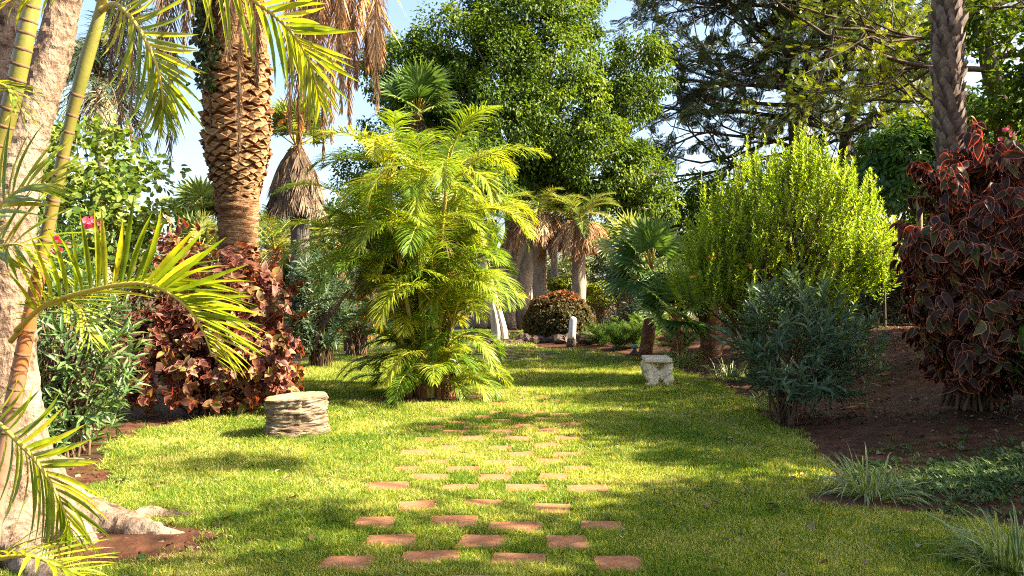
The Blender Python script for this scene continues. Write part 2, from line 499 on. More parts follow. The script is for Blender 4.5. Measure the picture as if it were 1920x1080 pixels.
# ------------------------------------------------------------------ stepping stone path
path = empty('stepping_stone_path', (0, 4, 0), 'terracotta stepping stones set in staggered rows in the lawn', 'path', kind='structure')
PAV = []
ROWS = [3.72, 4.08, 4.45, 4.83, 5.17, 5.60, 6.08, 6.42, 6.76, 7.1]
while ROWS[-1] < 21: ROWS.append(ROWS[-1] + random.uniform(.34, .385))
for k, y in enumerate(ROWS):
    x0 = (-.93 if k % 2 == 0 else -.69) + .012 * (y - 4.4)
    for i in range(4 if k % 2 == 0 else 3):
        keep = y < 10 or random.random() < .75
        px_, py_ = x0 + .49 * i + random.uniform(-.055, .055), y + random.uniform(-.055, .055)
        w, h = random.uniform(.25, .35), random.uniform(.22, .31)
        if y > 6.2: w *= random.uniform(.75, 1.0)
        if keep: PAV.append((px_, py_, w, h, random.gauss(0, .08)))
def paver_mesh(seed):
    r = random.Random(seed); mb = MB()
    n = 0; pts = []
    for cx, cy in ((-.5, -.5), (.5, -.5), (.5, .5), (-.5, .5)):
        b = r.uniform(.02, .07)
        sx, sy = (1 if cx > 0 else -1), (1 if cy > 0 else -1)
        a1 = (cx, cy - sy * b * r.uniform(.6, 1.6)); a2 = (cx - sx * b, cy)
        pts += [a1, a2] if sx * sy > 0 and False else ([a2, a1] if sx * sy < 0 else [a1, a2])
    pts = [(x + r.uniform(-.02, .02), y_ + r.uniform(-.02, .02)) for x, y_ in sorted(pts, key=lambda p: math.atan2(p[1], p[0]))]
    n = len(pts)
    top = [(x * .965, y_ * .965, .03) for x, y_ in pts]; mid = [(x, y_, .02) for x, y_ in pts]; bot = [(x, y_, -.03) for x, y_ in pts]
    q = [[a, (a + 1) % n, n + (a + 1) % n, n + a] for a in range(n)] + [[n + a, n + (a + 1) % n, 2 * n + (a + 1) % n, 2 * n + a] for a in range(n)]
    mb.add(A(bot + mid + top), [np.array(q), np.arange(2 * n, 3 * n)[None, :]], smooth=False)
    return mb.mesh('paver', M_paver)
pms = [paver_mesh(i) for i in range(8)]
for i, (x, y, w, h, a) in enumerate(PAV):
    o = bpy.data.objects.new('paver', pms[i % 8])
    o.parent = path; o.matrix_parent_inverse = Matrix.Translation(-path.location)
    o.location = (x, y, float(zg(x, y)) - .013 - .001 * max(0, min(y, 12) - 6)); o.rotation_euler = (random.gauss(0, .012), random.gauss(0, .012), a)
    o.scale = (w, h, 1)
    COL.objects.link(o)

# ------------------------------------------------------------------ grass of the lawn (uncountable: one object)
def grass_mat():
    m, nt, out = new_mat('grass_blades')
    at_ = ND(nt, 'ShaderNodeAttribute', attribute_name='rnd')
    rp = ramp(nt, [(0, (.045, .12, .008)), (.4, (.14, .235, .014)), (.7, (.35, .37, .045)), (1, (.66, .56, .25))])
    geo = ND(nt, 'ShaderNodeNewGeometry')
    nz = ND(nt, 'ShaderNodeTexNoise'); nz.inputs['Scale'].default_value = .9; nz.inputs['Detail'].default_value = 5; nz.inputs['Roughness'].default_value = .6
    nt.links.new(geo.outputs['Position'], nz.inputs['Vector'])
    ad = ND(nt, 'ShaderNodeMath', operation='MULTIPLY_ADD'); ad.inputs[1].default_value = 1.5; ad.inputs[2].default_value = -.72
    nt.links.new(nz.outputs[0], ad.inputs[0])
    a2 = ND(nt, 'ShaderNodeMath', operation='ADD')
    nt.links.new(ad.outputs[0], a2.inputs[0]); nt.links.new(at_.outputs['Fac'], a2.inputs[1])
    nt.links.new(a2.outputs[0], rp.inputs[0])
    bs = ND(nt, 'ShaderNodeBsdfPrincipled'); bs.inputs['Roughness'].default_value = .5; bs.inputs['Specular IOR Level'].default_value = .3
    nt.links.new(rp.outputs[0], bs.inputs['Base Color'])
    tr = ND(nt, 'ShaderNodeBsdfTranslucent')
    tm_ = ND(nt, 'ShaderNodeVectorMath', operation='MULTIPLY'); tm_.inputs[1].default_value = (1.45, 1.3, .5)
    nt.links.new(rp.outputs[0], tm_.inputs[0]); nt.links.new(tm_.outputs[0], tr.inputs[0])
    ms = ND(nt, 'ShaderNodeMixShader'); ms.inputs[0].default_value = .45
    nt.links.new(bs.outputs[0], ms.inputs[1]); nt.links.new(tr.outputs[0], ms.inputs[2])
    nt.links.new(ms.outputs[0], out.inputs[0])
    return m
M_grass = grass_mat()

def instanced(name, mat, sources, pts, yaw, scl, pick, label, cat, tilt=None):
    """one stuff object: points carrying small source meshes through geometry nodes"""
    me = bpy.data.meshes.new(name)
    me.vertices.add(len(pts)); me.vertices.foreach_set('co', pts.ravel())
    rot = np.zeros((len(pts), 3)); rot[:, 2] = yaw
    if tilt is not None: rot[:, :2] = tilt
    a = me.attributes.new('rot', 'FLOAT_VECTOR', 'POINT'); a.data.foreach_set('vector', rot.astype(np.float32).ravel())
    a = me.attributes.new('scl', 'FLOAT', 'POINT'); a.data.foreach_set('value', scl.astype(np.float32))
    a = me.attributes.new('pick', 'INT', 'POINT'); a.data.foreach_set('value', pick.astype(np.int32))
    me.materials.append(mat)
    o = bpy.data.objects.new(name, me); COL.objects.link(o)
    ng = bpy.data.node_groups.new(name, 'GeometryNodeTree')
    ng.interface.new_socket('Geometry', in_out='INPUT', socket_type='NodeSocketGeometry')
    ng.interface.new_socket('Geometry', in_out='OUTPUT', socket_type='NodeSocketGeometry')
    gi, go = ng.nodes.new('NodeGroupInput'), ng.nodes.new('NodeGroupOutput')
    jn = ng.nodes.new('GeometryNodeJoinGeometry')
    for s in reversed(sources):
        oi = ng.nodes.new('GeometryNodeObjectInfo'); oi.inputs['Object'].default_value = s; oi.inputs['As Instance'].default_value = True
        ng.links.new(oi.outputs['Geometry'], jn.inputs[0])
    ip = ng.nodes.new('GeometryNodeInstanceOnPoints'); ip.inputs['Pick Instance'].default_value = True
    def na(nm, ty):
        n = ng.nodes.new('GeometryNodeInputNamedAttribute'); n.data_type = ty; n.inputs['Name'].default_value = nm; return n.outputs['Attribute']
    ng.links.new(gi.outputs[0], ip.inputs['Points']); ng.links.new(jn.outputs[0], ip.inputs['Instance'])
    ng.links.new(na('pick', 'INT'), ip.inputs['Instance Index'])
    ng.links.new(na('scl', 'FLOAT'), ip.inputs['Scale'])
    e2r = ng.nodes.new('FunctionNodeEulerToRotation')
    ng.links.new(na('rot', 'FLOAT_VECTOR'), e2r.inputs[0]); ng.links.new(e2r.outputs[0], ip.inputs['Rotation'])
    ng.links.new(ip.outputs[0], go.inputs[0])
    md = o.modifiers.new('scatter', 'NODES'); md.node_group = ng
    return tag(o, label, cat, kind='stuff')

def source(name, mb, mat):
    return bpy.data.objects.new(name, mb.mesh(name, mat))     # not linked to the scene

tufts = []
for i in range(8):
    mb = MB(); n = 30
    r = .06 * np.sqrt(rng.random(n)); a = rng.random(n) * 6.28
    p = np.stack([r * np.cos(a), r * np.sin(a), np.full(n, -.004)], -1)
    d = nrm(np.stack([rng.normal(0, .6, n), rng.normal(0, .6, n), np.full(n, 1.0)], -1))
    L = .026 + .042 * rng.random(n) ** 1.6
    if i == 7: L *= 1.5
    strips(mb, p, d, L, .0042 + .0022 * rng.random(n), n=2, g=1.1 * rng.random(n), prof=[.8, .8, .05], twist=1.2, rnd=np.clip(rng.normal(.45, .27, n), 0, 1))
    tufts.append(source('grass_tuft', mb, M_grass))

def lawn_points():
    out = []
    # uniform in the picture
    n = 70000
    py = rng.uniform(620, 1150, n); D = 2250 / (py - 550); X = (rng.uniform(-350, 2270, n) - 960) / F * D
    out.append(np.stack([X, D], -1))
    n = 48000
    D = rng.uniform(3.2, 17, n); X = rng.uniform(-5, 4.3, n)
    out.append(np.stack([X, D], -1))
    n = 22000
    D = rng.uniform(3.2, 7.5, n); X = rng.uniform(-3.6, 3.6, n)
    out.append(np.stack([X, D], -1))
    P = np.concatenate(out)
    x, y = P[:, 0], P[:, 1]
    ok = (x > xl(y) + rng.normal(0, .06, len(x))) & (x < xr(y) + rng.normal(0, .07, len(x))) & (y > 3.0)
    for cx, cy, rx, ry in PATCHES:
        q = ((x - cx) / rx) ** 2 + ((y - cy) / ry) ** 2
        ok &= (q > .85 + rng.normal(0, .25, len(x)))
    for (cx, cy, w, h, a) in PAV:
        u = (x - cx) * math.cos(a) + (y - cy) * math.sin(a); v = -(x - cx) * math.sin(a) + (y - cy) * math.cos(a)
        cov = .006 if cy < 5.8 else max(.006 - .003 * (cy - 5.8), -.012)
        ok &= ~((np.abs(u) < w / 2 + cov) & (v < h / 2 + .015 + min(cov, 0)) & (v > -h / 2 + .03 - min(cov, 0)))
    # worn thin spots
    th = np.sin(x * 1.7 + 1) * np.sin(y * 1.3) + .6 * np.sin(x * 4.1 + y * 2.2)
    ok &= ~((th > 1.0) & (rng.random(len(x)) < .45))
    P = P[ok]
    def ring(cx, cy, r0, r1, n):
        a = rng.random(n) * 6.28; r = rng.uniform(r0, r1, n)
        return np.stack([cx + np.cos(a) * r, cy + np.sin(a) * r], -1)
    global N_LONG
    extra = np.vstack([ring(-2.27, 8.45, .33, .42, 170), ring(2.32, 12.95, .2, .42, 160)])
    N_LONG = len(extra)
    return np.vstack([P, extra])
P = lawn_points()
D = P[:, 1]
scl = np.clip(.66 + .055 * (D - 4), .66, 2.2) * rng.uniform(.6, 1.35, len(P))
pts = np.stack([P[:, 0], P[:, 1], zg(P[:, 0], P[:, 1]) + .006], -1)
pick = rng.integers(0, 7, len(P)); pick[rng.random(len(P)) < .04] = 7; pick[-N_LONG:] = 7; scl[-N_LONG:] *= 1.25
instanced('grass', M_grass, tufts, pts, rng.random(len(P)) * 6.28, scl, pick, 'short green and straw-tipped grass blades of the sunlit lawn', 'grass')

# ------------------------------------------------------------------ weeds, litter and crumbs on the bare soil (uncountable)
M_weed = leaf_mat('weed_leaves', (.03, .07, .012), (.06, .12, .02), (.14, .18, .05), trans=.3)
M_litter = leaf_mat('leaf_litter', (.07, .036, .018), (.14, .085, .045), (.23, .17, .10), trans=.1, rough=.8)
ws = []
for i in range(3):
    mb = MB(); k = 9
    p = np.stack([rng.normal(0, .03, k), rng.normal(0, .03, k), np.full(k, .01)], -1)
    a = rng.random(k) * 6.28
    d = nrm(np.stack([np.cos(a), np.sin(a), rng.uniform(.2, 1.2, k)], -1))
    leaves(mb, tm_oval(.5), p, d, np.tile(UP, (k, 1)) + rng.normal(0, .2, (k, 3)), rng.uniform(.03, .06, k))
    ws.append(source('weed_sprig', mb, M_weed))
for i in range(2):
    mb = MB(); k = 12
    a = rng.random(k) * 6.28
    p = np.zeros((k, 3))
    d = nrm(np.stack([np.cos(a) * .6, np.sin(a) * .6, np.ones(k)], -1))
    strips(mb, p, d, rng.uniform(.06, .14, k), .005, n=3, g=1.0)
    ws.append(source('weed_blade', mb, M_weed))
def bed_points(n, ylo, yhi, side):
    y = rng.uniform(ylo, yhi, n)
    x = (xr(y) + rng.uniform(.0, 6.5, n)) if side > 0 else (xl(y) - rng.uniform(0, 3.0, n))
    return np.stack([x, y], -1)
Q = bed_points(9000, 5, 22, 1)
dens = np.sin(Q[:, 0] * 1.3 + 2) * np.sin(Q[:, 1] * .9 + .5) + .5 * np.sin(Q[:, 0] * 3 + Q[:, 1] * 2)
near = (Q[:, 1] < 7.6) & (Q[:, 0] > 2.9)
Q = Q[(rng.random(len(Q)) < np.where(near, .6, np.clip(.02 + .14 * dens, .01, .4)))]
n = 1500                                                          # a low mat of weeds right of the striped tuft
yy = rng.normal(6.15, .33, n); xx = rng.uniform(2.7, 4.8, n)
Q = np.vstack([Q, np.stack([xx, yy], -1), bed_points(300, 5, 12, -1), np.stack([rng.uniform(-3.2, 2.6, 900), rng.uniform(4, 14, 900)], -1)])
Q = Q[~((Q[:, 0] > -1.15) & (Q[:, 0] < 1.0) & (Q[:, 1] < 21))]
pts = np.stack([Q[:, 0], Q[:, 1], zg(Q[:, 0], Q[:, 1])], -1)
instanced('ground_cover', M_weed, ws, pts, rng.random(len(Q)) * 6.28, rng.uniform(.4, 1.15, len(Q)), rng.integers(0, 5, len(Q)),
          'low green weeds scattered over the bare soil on the right', 'weeds')
ls = []
for i in range(4):
    mb = MB()
    leaves(mb, tm_oval(.35 + .1 * i, .3, .3), np.zeros((1, 3)), A([(0, 1, .1)]), A([(.1, 0, 1)]), 1.0, A([i / 3]))
    ls.append(source('dry_leaf', mb, M_litter))
mbp = MB()
v = nrm(rng.normal(0, 1, (8, 3)))
mbp.add(A([(-.5, -.4, -.2), (.5, -.5, -.2), (.6, .4, -.2), (-.4, .5, -.2), (-.3, -.3, .35), (.35, -.25, .3), (.3, .3, .4), (-.3, .25, .3)]),
        np.array([[0, 1, 5, 4], [1, 2, 6, 5], [2, 3, 7, 6], [3, 0, 4, 7], [4, 5, 6, 7]]), .7)
ls.append(source('clod', mbp, M_soil)); ls.append(source('crumb', mbp, M_litter))
Q = np.vstack([bed_points(16000, 4.6, 18, 1), bed_points(1500, 4.2, 12, -1)])
Q = Q[rng.random(len(Q)) < np.clip(.35 + .45 * np.sin(Q[:, 0] * 1.9 + 1) * np.sin(Q[:, 1] * 1.4) + .3 * np.sin(Q[:, 0] * 4.3 + Q[:, 1] * 3.1), .05, 1)]
LQ = np.stack([np.where(rng.random(420) < .5, rng.uniform(-3.4, -1.15, 420), rng.uniform(1.0, 3, 420)), rng.uniform(4, 16, 420)], -1)
Q = np.vstack([LQ, Q, np.stack([rng.normal(-2.4, .5, 250), rng.normal(4.7, .3, 250)], -1), np.stack([rng.normal(-1.2, .6, 300), rng.normal(11.2, .4, 300)], -1)])
pts = np.stack([Q[:, 0], Q[:, 1], zg(Q[:, 0], Q[:, 1]) + .012], -1)
pick = rng.choice(6, len(Q), p=[.10, .10, .08, .06, .60, .06])
pick[:420] = rng.integers(0, 4, 420); pts[:420, 2] += .02
scl = np.where(pick < 4, rng.uniform(.03, .075, len(Q)), rng.uniform(.008, .04, len(Q)) ** 1.0)
instanced('leaf_litter', M_litter, ls, pts, rng.random(len(Q)) * 6.28, scl, pick, 'dry fallen leaves and clods strewn over the soil beds', 'leaf litter', tilt=rng.normal(0, .3, (len(Q), 2)))

# ================================================================== PLANT MATERIALS
M_areca = leaf_mat('areca_leaflets', (.09, .175, .014), (.21, .30, .022), (.38, .40, .04), trans=.5, tint=(1.3, 1.2, .45))
M_areca_stem = rough_mat('areca_cane', [(.3, (.16, .13, .03)), (.6, (.34, .27, .06)), (.8, (.42, .30, .10))], scale=4, stretch=(1, 1, .4), bump=.2, rough=.5)
M_rachis = rough_mat('yellow_rachis', [(.3, (.30, .24, .04)), (.7, (.48, .36, .06))], scale=5, bump=.05, rough=.45)
M_dry_palm = leaf_mat('dry_palm_leaf', (.16, .075, .030), (.34, .185, .080), (.52, .36, .18), trans=.25, tint=(1.2, 1.0, .7), rough=.7)
M_dry_grey = leaf_mat('dry_grey_palm_leaf', (.075, .048, .028), (.16, .105, .062), (.26, .19, .12), trans=.15, tint=(1.1, 1, .8), rough=.8)
M_phoenix = leaf_mat('date_palm_leaflets', (.04, .075, .014), (.09, .13, .025), (.24, .24, .05), trans=.3)
M_queen = leaf_mat('grey_green_palm_leaflets', (.03, .05, .022), (.06, .085, .04), (.12, .14, .07), trans=.25)
M_fan = leaf_mat('fan_palm_segments', (.05, .11, .022), (.095, .17, .034), (.21, .26, .06), trans=.35, rough=.4)
M_fanpale = leaf_mat('pale_fan_palm_segments', (.09, .14, .025), (.17, .22, .045), (.30, .32, .10), trans=.35)
M_ficus = leaf_mat('fig_tree_leaves', (.026, .06, .007), (.075, .135, .011), (.20, .27, .02), trans=.4, rough=.55, spec=.25, tint=(1.5, 1.3, .4))
M_dark = leaf_mat('dark_feathery_leaves', (.022, .042, .012), (.05, .078, .024), (.12, .135, .045), trans=.35)
M_yellow = leaf_mat('yellow_green_leaves', (.08, .13, .009), (.16, .20, .012), (.26, .27, .02), trans=.45, tint=(1.3, 1.2, .4))
M_lime = leaf_mat('lime_shrub_leaves', (.13, .23, .014), (.26, .36, .024), (.42, .46, .055), trans=.5, tint=(1.2, 1.15, .45))
M_round = leaf_mat('round_bush_leaves', (.06, .12, .015), (.13, .19, .025), (.27, .30, .07), trans=.4)
M_olea_l = leaf_mat('pale_oleander_leaves', (.045, .095, .025), (.085, .15, .045), (.19, .25, .10), trans=.3, rough=.35)
M_olea_d = leaf_mat('grey_oleander_leaves', (.045, .085, .04), (.085, .14, .07), (.18, .24, .14), trans=.35, rough=.38)
M_copper = leaf_mat('copper_leaf_brown', (.055, .014, .013), (.13, .055, .032), (.22, .25, .055), trans=.4, tint=(1.6, .9, .5), rough=.5, spec=.3, edge=(.42, .14, .09), var=.6)
M_copper_dark = leaf_mat('copper_leaf_maroon', (.020, .010, .008), (.042, .018, .012), (.045, .085, .02), trans=.3, tint=(2.2, .8, .5), rough=.5, spec=.25, edge_lo=.52, edge_hi=.85, edge=(.64, .23, .13), var=.4)
M_copper_far = leaf_mat('copper_leaf_olive', (.05, .05, .016), (.09, .08, .024), (.30, .07, .025), trans=.3, rough=.6, spec=.2, tint=(1.5, .9, .5))
M_scheff = leaf_mat('umbrella_tree_leaves', (.025, .07, .010), (.06, .14, .016), (.15, .25, .03), trans=.35, rough=.3)
M_fern = leaf_mat('asparagus_fern_needles', (.08, .17, .02), (.15, .26, .035), (.28, .36, .07), trans=.4)
M_stripe = leaf_mat('striped_tuft_blades', (.08, .15, .03), (.14, .21, .04), (.26, .28, .08), trans=.4, edge=(.62, .62, .36), edge_lo=.55, edge_hi=.95)
M_hedge = leaf_mat('clipped_hedge_leaves', (.11, .15, .012), (.20, .24, .02), (.32, .33, .05), trans=.35)
M_far = leaf_mat('far_tree_leaves', (.08, .11, .03), (.16, .19, .05), (.28, .29, .10), trans=.35)
M_pink = leaf_mat('pink_petals', (.62, .06, .12), (.72, .10, .16), (.80, .28, .28), trans=.35, tint=(1.2, .8, .8))
M_orange = leaf_mat('orange_petals', (.70, .20, .02), (.75, .28, .03), (.8, .35, .05), trans=.3, tint=(1.2, .9, .6))
M_bark_dark = rough_mat('dark_bark', [(.3, (.035, .022, .014)), (.6, (.09, .06, .04)), (.8, (.16, .11, .075))], scale=7, stretch=(1, 1, .3), bump=.7, dist=.04)
M_bark_grey = rough_mat('grey_bark', [(.3, (.16, .12, .09)), (.6, (.30, .24, .18)), (.8, (.42, .35, .27))], scale=5, stretch=(1, 1, .25), bump=.5, dist=.04)
M_bark_pale = rough_mat('pale_warm_bark', [(.34, (.05, .03, .018)), (.48, (.20, .13, .085)), (.7, (.33, .235, .165))], scale=18, stretch=(1, 1, .7), detail=10, bump=1.0, dist=.06,
                        second=((.34, .265, .19), 2.6, .52, .68))
M_twig = rough_mat('brown_twigs', [(.3, (.06, .035, .02)), (.7, (.15, .09, .05))], scale=8, bump=.2)
M_redtrunk = rough_mat('red_brown_fibre_trunk', [(.3, (.06, .025, .012)), (.55, (.17, .075, .035)), (.8, (.30, .15, .07))], scale=10, stretch=(1, 1, .6), bump=.8, dist=.05)

# ================================================================== PLANT HELPERS
def arc(p0, az, e0, L, bend, n=9, sway=0.0):
    P = [A(p0)]
    for i in range(n - 1):
        t = (i + .5) / (n - 1)
        e = e0 - bend * t ** 1.15
        a = az + sway * t
        P.append(P[-1] + A((math.cos(a) * math.cos(e), math.sin(a) * math.cos(e), math.sin(e))) * L / (n - 1))
    return np.array(P)

def frond_data(pts, npairs, leaf_len, start=.14, ang=(1.15, .45), vee=.25, side=None, jit=.08, tipmin=.3, pw=.6):
    n = 48
    R = spline(pts, n)
    T = nrm(np.gradient(R, axis=0))
    if side is None:
        h = R[-1] - R[0]; h[2] = 0
        hm = R[n // 3] - R[0]; hm[2] = 0
        h = hm if np.linalg.norm(h) < .1 else h
        side = nrm(np.cross(nrm(h), UP))
    side = A(side)
    u = np.linspace(start, 1, npairs); idx = u * (n - 1)
    i0 = np.minimum(idx.astype(int), n - 2); f = (idx - i0)[:, None]
    P = R[i0] * (1 - f) + R[i0 + 1] * f; t_ = nrm(T[i0] * (1 - f) + T[i0 + 1] * f)
    sd = nrm(side - t_ * (t_ @ side)[:, None]); nv = np.cross(sd, t_)
    v = (u - start) / (1 - start)
    a = (ang[0] + (ang[1] - ang[0]) * v)[:, None]
    ln = leaf_len * np.maximum(np.sin(np.pi * (.16 + .80 * v)) ** pw, tipmin)
    PP, DD, LL, SS, NN = [], [], [], [], []
    for s in (-1, 1):
        ja = a + rng.normal(0, jit, a.shape)
        d = nrm(t_ * np.cos(ja) + sd * s * np.sin(ja) + nv * (vee + rng.normal(0, jit, a.shape)))
        PP.append(P); DD.append(d); LL.append(ln * rng.uniform(.88, 1.08, npairs)); SS.append(nrm(np.cross(d, nv))); NN.append(nv)
    return R, np.concatenate(PP), np.concatenate(DD), np.concatenate(LL), np.concatenate(SS), np.concatenate(NN)

def frond(mb, pts, npairs=42, leaf_len=.38, w=.022, g=.6, rr=.012, nseg=3, rnd=None, twist=.3, fold=0, mi_r=1, **kw):
    R, P, D_, L, S_, N_ = frond_data(pts, npairs, leaf_len, **kw)
    b = rng.random() if rnd is None else rnd
    strips(mb, P, D_, L, w, n=nseg, g=g * rng.uniform(.6, 1.4, len(P)), side=S_, twist=twist, fold=fold,
           rnd=np.clip(b + rng.normal(0, .14, len(P)), 0, 1))
    tube(mb, R[::3], np.linspace(rr, rr * .25, len(R[::3])), 5, mi=mi_r)

def fan(mb, hub, d, nv, R, nseg=26, spread=4.2, droop=.35, w=None, rnd=None, cut=.5):
    x, y, z = frame(A(d)[None], A(nv)[None]); x, y, z = x[0], y[0], z[0]
    a = np.linspace(-spread / 2, spread / 2, nseg) + rng.normal(0, .015, nseg)
    dirs = nrm(np.sin(a)[:, None] * x + np.cos(a)[:, None] * y + z * (.12 * np.cos(a * 1.3))[:, None])
    L = R * (.78 + .22 * np.cos(a * .6)) * rng.uniform(.92, 1.05, nseg)
    w = w or R * spread / nseg * .62
    sd = nrm(np.cross(dirs, z + rng.normal(0, .1, (nseg, 3))))
    b = rng.random() if rnd is None else rnd
    strips(mb, np.repeat(A(hub)[None], nseg, 0), dirs, L, w, n=4, g=droop * rng.uniform(.5, 1.6, nseg), side=sd, twist=.12, fold=.55,
           prof=[.06, .5, 1, .55, .03], rnd=np.clip(b + rng.normal(0, .08, nseg), 0, 1), gpow=2.2)

def twigs(mb, base, tips, r0, r1, every=1, bow=.12, sides=4, n=5, spreadbase=.0):
    for t in tips[::every]:
        b = A(base) + A((rng.normal(0, spreadbase), rng.normal(0, spreadbase), 0))
        m = b + (t - b) * .5; m[2] += bow * np.linalg.norm(t - b) ; m[:2] = b[:2] + (t - b)[:2] * .38
        tube(mb, spline([b, m, t], n), np.linspace(r0, r1, n), sides, cap=False)

def front_pick(pos, k, axis_ok=None):
    """the k nearest-to-camera leaves that face out of the crown"""
    dist = np.linalg.norm(pos - A((0, 0, CAMH)), axis=1)
    idx = np.argsort(dist)[:k]
    m = np.zeros(len(pos), bool); m[idx] = True
    return m

# ================================================================== LEFT: pale tree with spreading roots
def px_path(l): return [at(*p) for p in l]
tree_base = A((-3.08, 5.1, 0))
tr = empty('tree', tree_base, 'pale smooth-barked tree with two stems and spreading surface roots at the lawn corner', 'tree')
mb = MB()
main = [at(48, 985, 5.05), at(40, 930, 5.06), at(32, 850, 5.08), at(22, 740, 5.1), at(18, 600, 5.12), at(22, 430, 5.15), at(42, 300, 5.18), at(70, 200, 5.2), at(98, 100, 5.22), at(124, 0, 5.25), at(150, -110, 5.3), at(190, -260, 5.4)]
main[0][2] = -.05
mr = [.37, .29, .20, .162, .148, .14, .125, .115, .112, .095, .085, .07]
pp = spline(np.hstack([np.array(main), np.array(mr)[:, None]]), 60)
tube(mb, pp[:, :3], pp[:, 3], 24)
sec = [at(20, 520, 5.25), at(8, 380, 5.3), at(4, 220, 5.36), at(14, 90, 5.42), at(20, -40, 5.5), at(10, -240, 5.6)]
pp = spline(np.hstack([np.array(sec), A([.09, .125, .115, .105, .095, .08])[:, None]]), 40)
tube(mb, pp[:, :3], pp[:, 3], 18)
def root(pts, r0, r1):
    Q = spline(np.array([[p[0], p[1], p[2]] for p in pts]), 26)
    tube(mb, Q, np.linspace(r0, r1, 26) * (1 + .12 * np.sin(np.arange(26) * .9)), 10)
def gp(px, py, up=0.0):
    p = gnd(px, py); p[2] += up; return p
root([gp(70, 985, .22), gp(130, 985, .10), gp(190, 995, .045), gp(250, 1002, .03), gp(325, 1005, -.005), gp(360, 1004, -.05)], .17, .03)
root([gp(80, 960, .2), gp(150, 965, .06), gp(225, 985, .015), gp(280, 972, .012), gp(330, 972, .008), gp(395, 965, -.04)], .13, .03)
root([gp(60, 1000, .2), gp(100, 1010, .08), gp(150, 1020, .03), gp(190, 1030, -.04)], .16, .05)
root([gp(20, 1000, .22), gp(20, 1035, .08), gp(70, 1075, .02), gp(110, 1110, -.05)], .16, .06)
root([gp(20, 950, .2), gp(60, 900, .06), gp(110, 870, .015), gp(170, 862, -.03)], .12, .03)
root([gp(0, 985, .2), gp(-80, 1010, .05), gp(-170, 1020, -.04)], .16, .06)
o = mb.build('trunk', M_bark_pale, tr)
md = o.modifiers.new('weld', 'REMESH'); md.mode = 'VOXEL'; md.voxel_size = .022
md = o.modifiers.new('soften', 'SMOOTH'); md.iterations = 6; md.factor = .6
tx = bpy.data.textures.new('bark_lumps', 'CLOUDS'); tx.noise_scale = .06; tx.noise_depth = 4
md = o.modifiers.new('lumps', 'DISPLACE'); md.texture = tx; md.strength = .038; md.mid_level = .5; md.texture_coords = 'GLOBAL'
mb = MB()
for dx, dy, dz in ((.5, .2, 5.4), (-.8, .6, 5.8), (-.2, -.5, 5.6), (-1.3, .1, 5.0)):
    limb(mb, A((-2.75, 5.4, 4.3)) if dx > -.5 else A((-3.5, 5.6, 4.1)), A((-2.9 + dx, 5.4 + dy, dz)), .06, .02)
mb.build('limb', M_bark_pale, tr)
mb = MB()
clumps(mb, [(-2.5, 5.5, 5.7, .8), (-3.6, 5.9, 6.0, .9), (-3.2, 5.0, 5.9, .8), (-4.2, 5.5, 5.4, .8)], 22, 60, .35, .09, tm_oval(.5))
mb.build('crown', M_ficus, tr, 'stuff')

# ================================================================== LEFT FOREGROUND: areca palm with ringed canes
fp = empty('clumping_palm', (-2.35, 3.2, 0), 'close yellow-green palm with orange ringed canes at the left edge', 'palm')
def cane(pts, rads, rings, bulge=None):
    Q = spline(np.hstack([np.array(pts), np.array(rads)[:, None]]), 110)
    s = np.concatenate([[0], np.cumsum(np.linalg.norm(np.diff(Q[:, :3], axis=0), axis=1))])
    mb = MB(); tube(mb, Q[:, :3], Q[:, 3], 14)
    o = mb.build('cane', M_cane, fp)
    nodes = MB()
    for q in rings:
        i = min(int(q * 109), 108); p = Q[i]; T = nrm(Q[i + 1, :3] - Q[i, :3])
        nodes = MB()
        tube(nodes, np.array([p[:3] - T * .006, p[:3] - T * .003, p[:3] + T * .003, p[:3] + T * .006]), A([1.0, 1.07, 1.07, 1.0]) * p[3], 14, cap=False)
        nodes.build('ring', M_ring, o)
def cane_mat():
    m, nt, out = new_mat('orange_green_cane')
    geo = ND(nt, 'ShaderNodeNewGeometry'); sx = ND(nt, 'ShaderNodeSeparateXYZ')
    nt.links.new(geo.outputs['Position'], sx.inputs[0])
    nz = ND(nt, 'ShaderNodeTexNoise'); nz.inputs['Scale'].default_value = 6
    nt.links.new(geo.outputs['Position'], nz.inputs['Vector'])
    ad = ND(nt, 'ShaderNodeMath', operation='MULTIPLY_ADD'); ad.inputs[1].default_value = .9
    nt.links.new(nz.outputs[0], ad.inputs[0]); nt.links.new(sx.outputs[2], ad.inputs[2])
    mr_ = ND(nt, 'ShaderNodeMapRange'); mr_.inputs[1].default_value = .8; mr_.inputs[2].default_value = 3.2
    nt.links.new(ad.outputs[0], mr_.inputs[0])
    rp = ramp(nt, [(0, (.22, .15, .11)), (.28, (.20, .105, .06)), (.42, (.25, .085, .022)), (.55, (.17, .11, .025)), (.8, (.12, .12, .02)), (1, (.22, .20, .04))])
    nt.links.new(mr_.outputs[0], rp.inputs[0])
    bs = ND(nt, 'ShaderNodeBsdfPrincipled'); bs.inputs['Roughness'].default_value = .38
    nt.links.new(rp.outputs[0], bs.inputs['Base Color'])
    n2 = ND(nt, 'ShaderNodeTexNoise'); n2.inputs['Scale'].default_value = 60
    nt.links.new(geo.outputs['Position'], n2.inputs['Vector'])
    bp = ND(nt, 'ShaderNodeBump'); bp.inputs['Strength'].default_value = .15; bp.inputs['Distance'].default_value = .005
    nt.links.new(n2.outputs[0], bp.inputs['Height']); nt.links.new(bp.outputs[0], bs.inputs['Normal'])
    nt.links.new(bs.outputs[0], out.inputs[0])
    return m
M_cane = cane_mat()
M_ring = rough_mat('dark_cane_ring', [(.3, (.10, .05, .03)), (.7, (.20, .11, .06))], scale=20, bump=.3)
b1 = at(-60, 1253, 3.2); b1[2] = -.05
